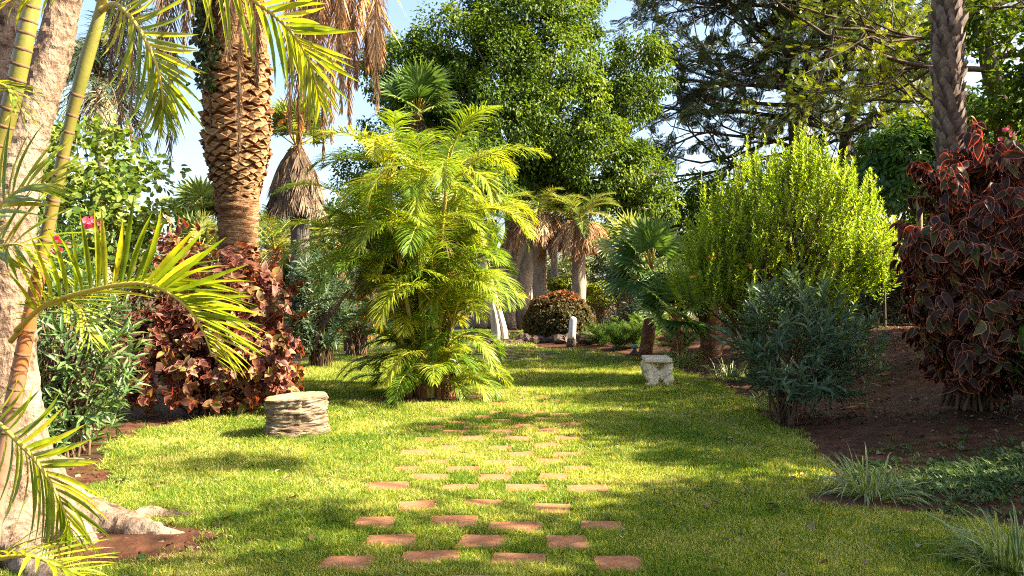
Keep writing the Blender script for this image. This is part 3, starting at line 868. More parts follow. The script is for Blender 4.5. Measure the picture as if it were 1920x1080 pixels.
cane([b1, at(-10, 950, 3.2), at(22, 770, 3.2), at(45, 650, 3.2), at(75, 500, 3.2), at(102, 370, 3.2), at(132, 230, 3.18), at(160, 120, 3.16), at(186, 30, 3.14), at(200, -40, 3.12)],
     [.042, .037, .032, .028, .025, .023, .022, .026, .021, .015], list(np.linspace(.2, .72, 17)))
b2 = at(-190, 1253, 3.3); b2[2] = -.05
cane([b2, at(-110, 800, 3.3), at(-50, 480, 3.3), at(-8, 300, 3.3), at(22, 190, 3.28), at(42, 100, 3.26), at(60, 10, 3.25), at(74, -70, 3.2)],
     [.045, .041, .038, .036, .034, .034, .030, .020], list(np.linspace(.25, .86, 15)))
# leaflets of the close fronds, each one an object
lf_t = []
def leaflet_tm(droop, w=.062):
    ys = np.linspace(0, 1, 6); ws_ = A([.45, .9, 1, .85, .5, .03]) * w / 2
    V, E = [], []
    for y_, q in zip(ys, ws_):
        z = -droop * y_ * y_
        V += [(-q, y_ * (1 - .18 * droop * y_), z + q * .55), (0, y_ * (1 - .18 * droop * y_), z), (q, y_ * (1 - .18 * droop * y_), z + q * .55)]
    f = [[i * 3 + j, i * 3 + j + 1, i * 3 + j + 4, i * 3 + j + 3] for i in range(5) for j in range(2)]
    return A(V), [np.array(f)], np.zeros(18)
M_areca_near = leaf_mat('close_palm_leaflets', (.12, .19, .012), (.28, .33, .020), (.46, .41, .035), trans=.5, tint=(1.3, 1.2, .4), rough=.32)
LV = leaf_variants('leaflet', [leaflet_tm(q) for q in (.05, .14, .24, .1, .34, .18)], M_areca_near, 12)
def near_frond(pts, npairs, leaf_len, rr=.011, **kw):
    R, P_, D_, L_, S_, N_ = frond_data(pts, npairs, leaf_len, **kw)
    mb = MB(); tube(mb, R, np.linspace(rr, rr * .25, len(R)), 7)
    o = mb.build('frond', M_rachis, fp)
    inv = Matrix.Translation(-Vector(fp.location))
    x, y, z = frame(D_, N_ + rng.normal(0, .18, N_.shape))
    for k in range(len(P_)):
        s = float(L_[k]); c = bpy.data.objects.new('leaflet', LV[random.randrange(12)])
        c.parent = o
        ww = min(1.0, .33 / s) if s > .33 else 1.0 + (.33 - s) * 1.0
        c.matrix_basis = Matrix(((x[k][0] * s * ww, y[k][0] * s, z[k][0] * s, P_[k][0]), (x[k][1] * s * ww, y[k][1] * s, z[k][1] * s, P_[k][1]),
                                 (x[k][2] * s * ww, y[k][2] * s, z[k][2] * s, P_[k][2]), (0, 0, 0, 1)))
        COL.objects.link(c)
near_frond(px_path([(192, 10, 3.13), (240, -75, 3.05), (340, -85, 2.95), (455, -12, 2.9), (535, 48, 2.88), (580, 115, 2.88), (600, 190, 2.9)]), 40, .29, start=.22, side=(.5, -.45, .72), vee=.08, ang=(1.05, .35))
near_frond(px_path([(190, 20, 3.13), (218, 8, 3.0), (258, 50, 2.9), (290, 112, 2.86), (303, 160, 2.86), (306, 205, 2.88)]), 28, .29, start=.16, side=(.8, -.35, .5), vee=.1, ang=(1.05, .35))
near_frond(px_path([(30, 620, 3.15), (85, 572, 3.05), (170, 545, 2.95), (255, 531, 2.88), (310, 546, 2.85), (352, 578, 2.83), (380, 620, 2.83), (398, 668, 2.84)]), 40, .36, start=.1, side=(0, -.75, .45), vee=.75, ang=(1.1, .3))
near_frond(px_path([(20, 640, 3.2), (62, 590, 3.1), (105, 562, 3.02), (150, 580, 3.0), (172, 640, 3.0)]), 18, .2, start=.2, vee=.15)
near_frond(px_path([(-120, 740, 3.1), (-50, 765, 2.95), (0, 797, 2.8), (39, 834, 2.72), (68, 865, 2.68), (95, 905, 2.66), (121, 960, 2.66), (137, 1010, 2.68)]), 26, .30, start=.2, side=(.8, -.35, .5), vee=.1, ang=(1.15, .35))
near_frond(px_path([(-90, 1120, 2.7), (-20, 1056, 2.62), (50, 1042, 2.58), (105, 1060, 2.56), (150, 1078, 2.56)]), 18, .22, start=.2, vee=.35)
near_frond(px_path([(-140, 640, 3.1), (-70, 500, 3.05), (-10, 400, 3.0), (45, 352, 2.98), (105, 345, 2.98)]), 22, .32, start=.2, vee=.25, side=(.6, -.5, -.5))
near_frond(px_path([(-150, 330, 3.1), (-80, 210, 3.05), (-25, 160, 3.0), (15, 165, 3.0), (45, 215, 3.0)]), 12, .2, start=.3, vee=.1)
near_frond(px_path([(190, 5, 3.15), (150, -25, 3.1), (80, -20, 3.05), (0, 10, 3.0), (-60, 60, 3.0)]), 16, .2, start=.2, vee=.0)
near_frond(px_path([(-150, 560, 3.3), (-80, 520, 3.2), (-10, 470, 3.15), (40, 460, 3.1), (85, 500, 3.1)]), 18, .32, start=.2, vee=.2, side=(.5, -.6, -.5))

# ================================================================== LEFT: oleander with pink flowers, behind the close palm
def oleander(name, label, base, c, r, ntips, M, size, k=14, along=.3, mat_stem=M_twig, group=None, lo=-.3, shell=(.55, 1.05), objs=0, spread=.95, droop=.1, stem_every=2):
    t = empty(name, base, label, 'shrub', group)
    P_, ax, s = dome_tips(c, r, ntips, lo=lo, shell=shell)
    ax = nrm(ax * .75 + UP * .7 + rng.normal(0, .2, ax.shape))
    mb = MB(); twigs(mb, base, P_, .014, .004, every=stem_every, spreadbase=min(.12, r[0] * .12)); mb.build('stems', M_twig, t)
    pos, d, nv = rosettes(P_, ax, k, spread=spread, along=along, jit=.35, droop=droop)
    sz = size * rng.uniform(.65, 1.25, len(pos))
    rd = np.clip(np.repeat(rng.random(len(P_)), k) * .5 + rng.random(len(pos)) * .5, 0, 1)
    tmo = tm_oval(.17, .25, .16, .3, .7, .85)
    m = front_pick(pos, objs) if objs else np.zeros(len(pos), bool)
    mb = MB(); leaves(mb, tmo, pos[~m], d[~m], nv[~m], sz[~m], rd[~m]); mb.build('foliage', M, t, 'stuff')
    if objs:
        leaf_objects(t, 'leaf', leaf_variants('leaf', [tmo, tm_oval(.19, .3, .3), tm_oval(.16, .2, .05)], M, 9), pos[m], d[m], nv[m], sz[m])
    return t, P_, ax
def blossom(t, p, size, n=9, mat=M_pink, name='blossom'):
    mb = MB()
    for q in range(n):
        c = A(p) + rng.normal(0, size * (.55 if name == 'blossom' else .28), 3)
        a = np.arange(5) * 1.2566 + rng.random() * 6
        ax = nrm(A((rng.normal(0, .5), -1, rng.normal(.3, .5))))
        e1 = nrm(np.cross(ax, UP)); e2 = np.cross(ax, e1)
        d = np.cos(a)[:, None] * e1 + np.sin(a)[:, None] * e2 + ax * .4
        leaves(mb, tm_oval(.85, .1, .1, .35, .75, 1.0), np.repeat(c[None], 5, 0), nrm(d), np.repeat(ax[None], 5, 0), size * .5)
    mb.build(name, mat, t)
t, _, _ = oleander('oleander_shrub', 'leafy green oleander with narrow pale leaves behind the ringed palm canes', onground(-4.15, 7.4), (-4.15, 7.4, .95), (.72, .6, .95), 190, M_olea_l, .15, objs=140, lo=-.8)
t, _, _ = oleander('oleander_shrub', 'tall oleander carrying pink blossoms above the red-leaved shrub', onground(-5.9, 9.6), (-5.75, 9.6, 1.5), (1.0, .7, 1.05), 170, M_olea_l, .16, lo=-.6)
for px, py, sz in ((104, 465, .085), (168, 418, .085), (98, 452, .07), (176, 424, .06)):
    blossom(t, at(px, py, 8.85), sz)

# ================================================================== LEFT: round-leaved pale green tree
t = empty('leafy_tree', onground(-6.9, 13), 'bushy small tree with rounded light green leaves left of the big palm', 'tree')
mb = MB()
lm = [tuple(at(px, py, D)) + (r,) for px, py, D, r in ((120, 300, 12.6, .75), (200, 300, 12.8, .7), (250, 380, 12.5, .7), (160, 390, 12.2, .85), (270, 330, 13, .5), (100, 400, 12.4, .8), (215, 430, 12.2, .7), (290, 420, 12.6, .5), (110, 250, 13, .45), (40, 330, 13.2, .8), (20, 240, 13.5, .6))]
sub = clumps(mb, lm, 40, 22, .26, .105, tm_oval(.85, .1, .12, .32, .72, .95), flat=.8, hang=.3, shell=.45)
mb.build('crown', M_round, t, 'stuff')
mb = MB()
P0 = onground(-6.9, 13); tube(mb, spline([P0, P0 + A((.1, 0, 1.2)), P0 + A((.3, -.1, 2.0))], 8), np.linspace(.12, .08, 8), 8)
for q in sub[::9]: limb(mb, P0 + A((.3, -.1, 1.9)), q, .03, .006, -.05)
mb.build('trunk', M_bark_grey, t)

# ================================================================== BIG DATE PALM with hanging dead fronds
DP = 15.0
bp_ = A(((446 - 960) / F * DP, DP, 0))
dp = empty('date_palm', bp_, 'massive date palm with swollen scaly neck and brown hanging dead fronds', 'palm')
prof = [(720, 44), (660, 40), (560, 37), (500, 36), (430, 35), (395, 37), (360, 43), (330, 50), (290, 57), (270, 60), (240, 59), (150, 60), (60, 58), (0, 56), (-60, 48), (-100, 30)]
zr = [(1.5 + (550 - y) / F * DP, r / F * DP) for y, r in prof]
cx = lambda z: bp_[0] + .02 * math.sin(z)
mb = MB(); ns, nzz = 40, 150
zz = np.linspace(-.1, zr[-1][0], nzz)
rr_ = np.interp(zz, [q[0] for q in zr], [q[1] for q in zr])
a = np.linspace(0, 2 * np.pi, ns, endpoint=False)
V = []
for z, r in zip(zz, rr_):
    ringy = .018 * np.sin(z * 75 + 1.2 * np.sin(a * 3 + z * 2)) + rng.normal(0, .012, ns) if z < 4.0 else rng.normal(0, .012, ns)
    q = r - .06 * float(sm((z - 2.9) / .8)) + ringy * (1 if z > 3.4 or z < 2.9 else 1.6)
    V.append(np.stack([cx(z) + np.cos(a) * q, bp_[1] + np.sin(a) * q, np.full(ns, z)], -1))
i, j = np.meshgrid(np.arange(nzz - 1), np.arange(ns), indexing='ij')
mb.add(np.concatenate(V), [np.stack([i * ns + j, i * ns + (j + 1) % ns, (i + 1) * ns + (j + 1) % ns, (i + 1) * ns + j], -1).reshape(-1, 4), np.arange(ns)[None] + (nzz - 1) * ns])
M_dtrunk = rough_mat('date_palm_trunk', [(.3, (.07, .028, .012)), (.48, (.22, .105, .045)), (.62, (.42, .26, .13)), (.8, (.60, .45, .28))], scale=3.2, stretch=(1.2, 1.2, 9), detail=8, bump=1.0, dist=.08, distort=.6)
mb.build('trunk', M_dtrunk, dp)
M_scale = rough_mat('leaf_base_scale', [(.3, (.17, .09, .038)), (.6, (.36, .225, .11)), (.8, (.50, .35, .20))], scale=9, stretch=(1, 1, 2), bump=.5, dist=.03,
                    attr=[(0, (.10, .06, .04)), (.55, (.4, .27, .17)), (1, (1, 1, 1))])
def scale_mesh(seed):
    r = random.Random(seed); mb = MB()
    w, h, o_ = .162 * r.uniform(.85, 1.15), .08 * r.uniform(.8, 1.2), .085 * r.uniform(.5, 1.5)
    base = [(-w * 1.15, -.03, .0), (0, -.03, -h * 1.2), (w * 1.15, -.03, .0), (0, -.03, h * 1.3)]
    rim = [(-w * .93, o_ * .55, .012), (0, o_ * .75, -h * .72), (w * .93, o_ * .55, .012), (0, o_ * 1.25, h * .55)]
    face = [(-w * .7, o_ * .66, .012), (0, o_ * .8, -h * .5), (w * .7, o_ * .66, .012), (0, o_ * 1.15, h * .35)]
    cen = [(0, o_ * .86 + .0, -.0)]
    V = A(base + rim + face + cen)
    V += np.array([[r.uniform(-.008, .008) for _ in range(3)] for _ in V])
    q = [[k, (k + 1) % 4, 4 + (k + 1) % 4, 4 + k] for k in range(4)] + [[4 + k, 4 + (k + 1) % 4, 8 + (k + 1) % 4, 8 + k] for k in range(4)]
    t_ = [[8 + k, 8 + (k + 1) % 4, 12] for k in range(4)]
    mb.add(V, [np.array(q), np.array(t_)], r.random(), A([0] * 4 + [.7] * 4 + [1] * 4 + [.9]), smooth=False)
    return mb.mesh('leaf_base', M_scale)
sms = [scale_mesh(k) for k in range(8)]
z = 3.12; k = 0; cnt = 0
while z < 6.75 and cnt < 300:
    r = float(np.interp(z, [q[0] for q in zr], [q[1] for q in zr])) - .06
    ncol = 12
    f = .42 + .58 * min(1, (z - 3.1) / 1.1)
    for j in range(ncol):
        th = (j + .5 * (k % 2)) / ncol * 2 * math.pi + .12 * math.sin(z * 2) + random.uniform(-.04, .04)
        if math.sin(th) > .75: continue
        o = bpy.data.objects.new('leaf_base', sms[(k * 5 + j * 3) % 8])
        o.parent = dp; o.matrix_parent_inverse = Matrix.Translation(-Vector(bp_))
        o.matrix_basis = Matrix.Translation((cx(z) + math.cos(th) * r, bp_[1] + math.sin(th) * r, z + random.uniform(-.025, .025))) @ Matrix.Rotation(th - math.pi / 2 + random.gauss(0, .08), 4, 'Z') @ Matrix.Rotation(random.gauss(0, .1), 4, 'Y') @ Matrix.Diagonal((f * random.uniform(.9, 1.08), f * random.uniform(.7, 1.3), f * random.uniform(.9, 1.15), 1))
        COL.objects.link(o); cnt += 1
    z += .096 * (f ** .5); k += 1
crown = A((bp_[0], DP, 7.75))
def part_frond(parent, name, mats, pts, **kw):
    mb = MB(); frond(mb, pts, **kw)
    return mb.build(name, mats, parent)
# dead fronds: (tip x, tip y, swing depth) in the photo, hung over the crown's rim
dead = [(226, 262, 14.2), (205, 150, 14.6), (245, 205, 14.0), (318, 315, 14.0), (300, 120, 13.8), (345, 90, 13.6),
        (447, 305, 13.6), (482, 155, 13.6), (428, 110, 13.6),
        (543, 245, 14.6), (562, 285, 14.2), (578, 235, 14.4), (606, 308, 14.0), (598, 200, 13.6), (622, 262, 14.6), (640, 205, 14.0), (655, 235, 14.4), (668, 160, 13.8), (690, 130, 14.6), (708, 200, 14.2), (716, 120, 13.8), (635, 120, 13.4), (570, 130, 13.4), (680, 60, 13.6), (590, 90, 13.3), (610, 60, 15.4), (650, 90, 15.6)]
for n_, (tx_, ty_, Dd) in enumerate(dead):
    if tx_ > 530: Dd = 13.25 + .55 * rng.random() if n_ % 2 else 16.0 + .7 * rng.random()
    tip = at(tx_, ty_, Dd)
    out = tip - crown; out[2] = 0; rad = np.linalg.norm(out); out = out / max(rad, .1)
    hang = crown[2] - tip[2]
    st = crown + out * .35 + UP * rng.uniform(.0, .3)
    pk = crown + out * max(rad * .62, .55) + UP * rng.uniform(.25, .6)
    sh = crown + out * max(rad * .97, .62) + A((rng.normal(0, .04), rng.normal(0, .04), -.25 * hang))
    mid = tip * .45 + sh * .55 + A((rng.normal(0, .05), rng.normal(0, .05), 0)); mid[:2] = tip[:2] * .6 + sh[:2] * .4
    sd = nrm(A((1, rng.normal(0, .5), 0)))
    part_frond(dp, 'dead_frond', [M_dry_palm if tx_ > 400 else M_dry_grey, M_dry_palm], [st, pk, sh, mid, tip], npairs=100, leaf_len=.46, w=.024, g=.9, rr=.026, nseg=3, start=.24, ang=(.62, .22), vee=.1, side=sd, jit=.16, twist=.7,  # fronds left of the trunk: shade put into a darker leaf colour
               rnd=rng.uniform(.2, .8))
# living fronds of the crown, most of them above the frame
for n_ in range(34):
    az = n_ * 2.399 + rng.normal(0, .1); e0 = rng.uniform(.25, 1.3) if math.cos(az) < .3 else rng.uniform(.85, 1.4)
    part_frond(dp, 'frond', [M_phoenix, M_rachis], arc(crown + UP * .35 + A((math.cos(az), math.sin(az), 0)) * .25, az, e0, rng.uniform(3.2, 3.9), 1.5 + .5 * rng.random()), npairs=60, leaf_len=.5, w=.03, g=.35, rr=.03, ang=(1.1, .5), vee=.45, start=.12)
for (tx_, ty_, Dd) in ((772, 45, 13.6), (745, 75, 14.2), (700, 20, 13.4)):
    tip = at(tx_, ty_, Dd)
    pk = crown * .45 + tip * .55; pk[2] = crown[2] + .9
    part_frond(dp, 'frond', [M_areca, M_rachis], [crown + UP * .3, crown * .75 + tip * .25 + UP * 1.0, pk, tip], npairs=60, leaf_len=.42, w=.028, g=.8, rr=.03, ang=(.9, .35), vee=.1, start=.15, rnd=.85)

# dark climber on the shaded side of the palm's neck
t = empty('ivy', at(392, 300, 14.5), 'dark climbing leaves clinging to the shaded left side of the date palm', 'climber')
mb = MB(); n = 900
py = rng.uniform(-40, 165, n); px = 392 + rng.normal(0, 13, n) - (py < 80) * 8
p = np.array([at(a_, b_, c_) for a_, b_, c_ in zip(px, py, rng.uniform(14.35, 15, n))])
leaves(mb, tm_oval(.7), p, nrm(rng.normal(0, .5, (n, 3)) + A((-.3, -.3, -.8))), nrm(rng.normal(0, .5, (n, 3)) + A((-.3, -1, .3))), rng.uniform(.08, .15, n))
mb.build('foliage', M_dark, t, 'stuff')
mb = MB(); tube(mb, spline([at(400, 310, 14.6), at(392, 160, 14.45), at(388, 0, 14.5)], 10), .02, 5); mb.build('stem', M_twig, t)

# ================================================================== GREY-GREEN FEATHER PALM behind, top left
b = onground(-10.6, 20.5)
t = empty('feather_palm', b, 'grey-green feather palm with arching fronds behind the ringed canes, upper left', 'palm')
cr = at(185, 150, 20.5)
mb = MB(); tube(mb, spline([b, b * .5 + cr * .5 + A((.15, 0, 0)), cr], 14), np.linspace(.24, .16, 14), 12); mb.build('trunk', M_bark_grey, t)
for n_ in range(34):
    az = n_ * 2.399; e0 = rng.uniform(-.3, 1.35)
    part_frond(t, 'frond', [M_queen, M_twig], arc(cr + UP * rng.uniform(-.2, .3), az, e0, rng.uniform(2.2, 3.0), 1.4 + .7 * rng.random()), npairs=60, leaf_len=.62, w=.026, g=1.3, rr=.028, ang=(1.2, .5), vee=.3, jit=.25, twist=.6)
for n_ in range(9):
    az = n_ * .7; part_frond(t, 'dead_frond', [M_dry_palm, M_dry_palm], arc(cr - UP * .2, az, -.6, 1.6, .9), npairs=40, leaf_len=.4, w=.024, g=1.6, rr=.025, ang=(.5, .3), jit=.25, twist=.7)

# ================================================================== SKIRTED FAN PALM (behind, between date palm and clump)
b = onground((562 - 960) / F * 22, 22)
t = empty('skirted_fan_palm', b, 'slim fan palm wearing a thick brown skirt of dead leaves', 'palm')
cr = at(556, 275, 22)
mb = MB(); tube(mb, spline([b, at(563, 450, 22), cr], 30), np.interp(np.linspace(0, 1, 30), [0, .5, .8, 1], [.30, .25, .22, .16]), 14, wob=.03); mb.build('trunk', M_bark_grey if False else rough_mat('grey_fan_palm_trunk', [(.3, (.05, .04, .035)), (.6, (.12, .10, .085)), (.8, (.2, .17, .14))], scale=5, stretch=(1, 1, 6), bump=.6, dist=.03), t)
for lay, (y0, rad, L, cntl) in enumerate(((288, .26, .95, 15), (318, .44, .95, 20), (352, .50, .95, 22))):
    for n_ in range(cntl):
        az = n_ / cntl * 6.28 + lay * .3 + rng.normal(0, .08)
        hub = at(556, y0 + rng.normal(0, 5), 22) + A((math.cos(az), math.sin(az), 0)) * rad
        mb = MB()
        fan(mb, hub, (math.cos(az) * .22, math.sin(az) * .22, -1), (math.cos(az), math.sin(az), .2), L * rng.uniform(.8, 1.1), nseg=16, spread=1.0, droop=.2, w=.06)
        tube(mb, spline([cr + A((math.cos(az), math.sin(az), 0)) * .12, hub], 4), .018, 4, mi=1)
        mb.build('dead_leaf', [M_dry_grey, M_dry_palm], t)
for n_ in range(26):
    az = n_ * 2.399; e = rng.uniform(.1, 1.45)
    d = A((math.cos(az) * math.cos(e), math.sin(az) * math.cos(e), math.sin(e)))
    hub = cr + UP * .15 + d * rng.uniform(.45, .75)
    mb = MB(); fan(mb, hub, d, nrm(UP - d * d[2] + d * .05 + rng.normal(0, .1, 3)), rng.uniform(.6, .8), droop=.3, nseg=22, spread=3.6)
    tube(mb, np.array([cr, hub]), .016, 4, mi=1)
    mb.build('fan_leaf', [M_fanpale, M_rachis], t)
for px, py in ((524, 232), (563, 238), (540, 215)):
    blossom(t, at(px, py, 21.3), .16, n=5, mat=M_orange, name='dry_orange_leaf')

# ================================================================== BACKGROUND PALMS AND SHRUBS, far left
def fan_palm(px, py, D, R, n, label, M=M_fanpale, skirt=0, cat='palm', e_lo=-.3, trunk_r=.2, group=None, seg=22, rs=(.8, 1.2)):
    cr = at(px, py, D); b = onground(cr[0] + rng.normal(0, .1), D)
    t = empty('fan_palm', b, label, cat, group)
    if cr[2] - b[2] > .3:
        mb = MB(); tube(mb, spline([b, (b + cr) / 2 + A((.05, 0, 0)), cr], 12), np.linspace(trunk_r * 1.2, trunk_r * .8, 12), 10, wob=.05); mb.build('trunk', M_redtrunk, t)
    for n_ in range(n):
        az = n_ * 2.399 + rng.normal(0, .1); e = rng.uniform(e_lo, 1.4)
        d = A((math.cos(az) * math.cos(e), math.sin(az) * math.cos(e), math.sin(e)))
        hub = cr + d * R * rng.uniform(.7, 1.0) - UP * .12 * R
        mb = MB(); fan(mb, hub, nrm(d - UP * .15), nrm(UP * .9 + rng.normal(0, .25, 3) - A((0, .4, 0))), R * rng.uniform(*rs), nseg=seg, droop=.5)
        tube(mb, np.array([cr - UP * .1, hub]), .012 + .008 * R, 4, mi=1)
        mb.build('fan_leaf', [M, M_rachis], t)
    for n_ in range(skirt):
        az = n_ * 2.399
        d = A((math.cos(az) * .3, math.sin(az) * .3, -1))
        mb = MB(); fan(mb, cr + d * .3, d, (math.cos(az), math.sin(az), .2), R * 1.3, nseg=12, spread=1.2, droop=.2, w=.09); mb.build('dead_leaf', M_dry_grey, t)
    return t
def feather_palm(px, py, D, L, n, label, M=M_fanpale, e=(-.2, 1.3), bend=1.4, leaf=.45, skirt=0, trunk_r=.25, name='feather_palm', mat_t=None):
    cr = at(px, py, D); b = onground(cr[0], D)
    t = empty(name, b, label, 'palm')
    if cr[2] - b[2] > .2:
        mb = MB(); tube(mb, spline([b, (b + cr) / 2, cr], 14), np.linspace(trunk_r * 1.2, trunk_r, 14), 12, wob=.05); mb.build('trunk', mat_t or M_redtrunk, t)
    for n_ in range(n):
        az = n_ * 2.399 + rng.normal(0, .1)
        part_frond(t, 'frond', [M, M_rachis], arc(cr, az, rng.uniform(*e), L * rng.uniform(.8, 1.1), bend * rng.uniform(.8, 1.2)), npairs=44, leaf_len=leaf, w=.035, g=.5, rr=.03, nseg=2, vee=.35)
    for n_ in range(skirt):
        az = n_ * 2.399
        part_frond(t, 'dead_frond', [M_dry_palm, M_dry_palm], arc(cr + A((math.cos(az), math.sin(az), 0)) * .4, az, -.5, L * rng.uniform(.6, 1), .95), npairs=44, leaf_len=.5, w=.04, g=1.5, rr=.03, nseg=2, ang=(.5, .3), jit=.2, twist=.6)
    return t
fan_palm(383, 405, 36, 1.1, 26, 'sunlit pale fan palm far off between the leafy tree and the date palm', skirt=14)
fan_palm(372, 470, 30, .9, 22, 'low pale fan palm beneath the far fan palm left of the date palm')
feather_palm(515, 470, 27, 2.6, 26, 'far pale feather palm just right of the date palm trunk', skirt=10)
feather_palm(640, 440, 30, 2.6, 22, 'far pale feather palm right of the skirted fan palm', skirt=8)
fan_palm(783, 205, 31, 1.15, 34, 'dark green fan palm crown standing before the fig tree above the clump', M=M_fan, skirt=10, e_lo=-.2)

def shrub(name, label, base, lumps, M, leaf, tm, nsub=26, nleaf=24, subr=.3, stem=M_twig, cat='shrub', group=None, flat=.8, hang=.15, shell=.55, trunk=0.0, every=10):
    t = empty(name, base, label, cat, group)
    mb = MB(); sub = clumps(mb, lumps, nsub, nleaf, subr, leaf, tm, flat=flat, hang=hang, shell=shell)
    mb.build('foliage' if not trunk else 'crown', M, t, 'stuff')
    mb = MB()
    hub = A(base) + UP * (.1 if not trunk else max(.5, (min(l[2] for l in lumps) - base[2]) * .8))
    if trunk: tube(mb, spline([A(base) - UP * .05, (A(base) + hub) / 2 + A((.05, 0, 0)), hub], 8), np.linspace(trunk, trunk * .7, 8), 10, wob=.04)
    for q in sub[::every]: limb(mb, hub, q, max(.012, trunk * .45), .005, -.06)
    mb.build('stems' if not trunk else 'trunk', stem, t)
    return t
def L_(*rows): return [tuple(at(px, py, D)) + (r,) for px, py, D, r in rows]

shrub('shrub', 'red-brown leafed shrub top poking up behind the close palm frond', onground(-5.2, 11.2), L_((330, 480, 11, .42), (375, 500, 11, .42), (300, 520, 10.8, .4), (400, 520, 10.9, .4)), M_copper, .14, tm_margin(), nsub=60, nleaf=9, subr=.22)

# ================================================================== LEFT: big copper-leaved shrub
def copper_shrub(label, base, domes, M, size, k, tms, hang, objs=300, stem_r=.02, along=.16, lump=.09):
    t = empty('copperleaf_shrub', base, label, 'shrub')
    Ps, Ax = [], []
    for c, r, m_ in domes:
        P_, ax, s = dome_tips(c, r, m_, lo=-.75, shell=(.62, 1.06), lump=lump)
        Ps.append(P_); Ax.append(ax)
    P_ = np.concatenate(Ps); ax = nrm(np.concatenate(Ax) + UP * .35)
    mb = MB(); twigs(mb, base, P_, stem_r * .7, .004, every=9, spreadbase=.14); mb.build('stems', M_twig, t)
    pos, d, nv = rosettes(P_, ax, k, spread=1.25, along=along, jit=.4, droop=hang)
    sz = size * rng.uniform(.35, 1.25, len(pos))
    rd = np.clip(np.repeat(rng.random(len(P_)), k) * .55 + rng.random(len(pos)) * .45, 0, 1)
    m = front_pick(pos, objs)
    mb = MB()
    grp = rng.integers(0, len(tms), len(pos))
    for g_, tm_ in enumerate(tms):
        q = ~m & (grp == g_)
        leaves(mb, tm_, pos[q], d[q], nv[q], sz[q], rd[q])
    mb.build('foliage', M, t, 'stuff')
    leaf_objects(t, 'leaf', leaf_variants('leaf', tms, M, 12), pos[m], d[m], nv[m], sz[m])
    return t, P_
copper_shrub('broad red-brown copperleaf shrub with pink-edged leaves behind the stump', onground(-3.75, 9.9),
             [(at(300, 690, 9.6), (.62, .5, .72), 118), (at(390, 660, 9.7), (.6, .5, .85), 105), (at(470, 620, 9.9), (.62, .5, 1.0), 145), (at(500, 690, 9.8), (.42, .4, .6), 60), (at(400, 600, 10.3), (.7, .5, .85), 60)],
             M_copper, .115, 13, [tm_margin(.7, .16, .25), tm_margin(.6, .1, .45), tm_margin(.66, .22, .1)], .3)

# ================================================================== dark oleander behind the copper shrub, and the reddish bush beyond
oleander('oleander_shrub', 'dark grey-green oleander on the lawn between copper shrub and palm clump', onground(-3.9, 16.2), (-3.95, 16.2, 1.25), (.72, .6, 1.05), 240, M_olea_d, .2, k=14, lo=-.85)
oleander('oleander_shrub', 'oleander with a red bloom behind the palm clump, left side', onground(-3.7, 19.2), (-3.7, 19.2, 1.6), (1.1, .7, 1.1), 160, M_olea_l, .22, k=12, lo=-.8)
shrub('red_shrub', 'small fiery red-leaved bush beyond the palm clump', onground(-4.6, 24.5), L_((675, 590, 24.5, .7), (690, 565, 24.5, .6), (655, 610, 24.5, .5)), leaf_mat('fiery_leaves', (.16, .03, .012), (.34, .07, .02), (.45, .16, .03), trans=.35, tint=(1.3, .9, .5)), .14, tm_oval(.5), nsub=60, nleaf=16)
t = empty('small_tree', onground(-4.2, 20.5), 'slim dark-stemmed little tree left of the palm clump', 'tree')
mb = MB(); P0 = onground(-4.2, 20.5)
tube(mb, spline([P0, at(652, 620, 20.5), at(662, 560, 20.5), at(650, 500, 20.5), at(640, 440, 20.6)], 20), np.linspace(.11, .05, 20), 8, wob=.05)
tube(mb, spline([P0 + A((.2, 0, 0)), at(672, 610, 20.4), at(676, 560, 20.4), at(690, 500, 20.5)], 14), np.linspace(.09, .04, 14), 8)
mb.build('trunk', M_bark_dark, t)
mb = MB(); clumps(mb, L_((640, 420, 20.6, .9), (690, 470, 20.6, .7), (610, 480, 20.8, .7)), 18, 40, .35, .12, tm_simple(.4)); mb.build('crown', M_olea_d, t, 'stuff')

# ================================================================== STUMP
sb = gnd(555, 818)
t = empty('tree_stump', sb, 'low rough cut tree stump standing on the sunny lawn', 'stump')
mb = MB(); ns, nh = 72, 46
a = np.linspace(0, 2 * np.pi, ns, endpoint=False)
rim = 1 + .05 * np.sin(a * 2 + .5) + .035 * np.sin(a * 3 + 2) + .025 * np.sin(a * 5) + rng.normal(0, .008, ns)
def stump_r(u): return np.interp(u, [0, .12, .4, .75, .92, 1], [.345, .325, .285, .29, .30, .30])
rows = []
nz_ = rng.normal(0, 1, (nh, ns))
nz_ = (nz_ + np.roll(nz_, 1, 1) + np.roll(nz_, -1, 1) + np.roll(nz_, 2, 1) + np.roll(nz_, -2, 1)) / 2.2
H = .44
tilt = .02 * np.cos(a - .2)
for i in range(nh):
    u = i / (nh - 1)
    r = stump_r(u) * rim + nz_[i] * .006 + .007 * np.sin(u * 47 + 2.5 * np.sin(a * 2) + 1.5 * np.sin(a * 5 + 1) + nz_[i] * 1.2) + .010 * np.sin(u * 17 + 3 * np.sin(a * 3 + 2)) + .03 * (1 - u) ** 3 * np.maximum(0, np.sin(a * 4 + 1))
    rows.append(np.stack([sb[0] + np.cos(a) * r, sb[1] + np.sin(a) * r, sb[2] - .02 + (H + tilt) * u + rng.normal(0, .002, ns)], -1))
i, j = np.meshgrid(np.arange(nh - 1), np.arange(ns), indexing='ij')
mb.add(np.concatenate(rows), np.stack([i * ns + j, i * ns + (j + 1) % ns, (i + 1) * ns + (j + 1) % ns, (i + 1) * ns + j], -1).reshape(-1, 4))
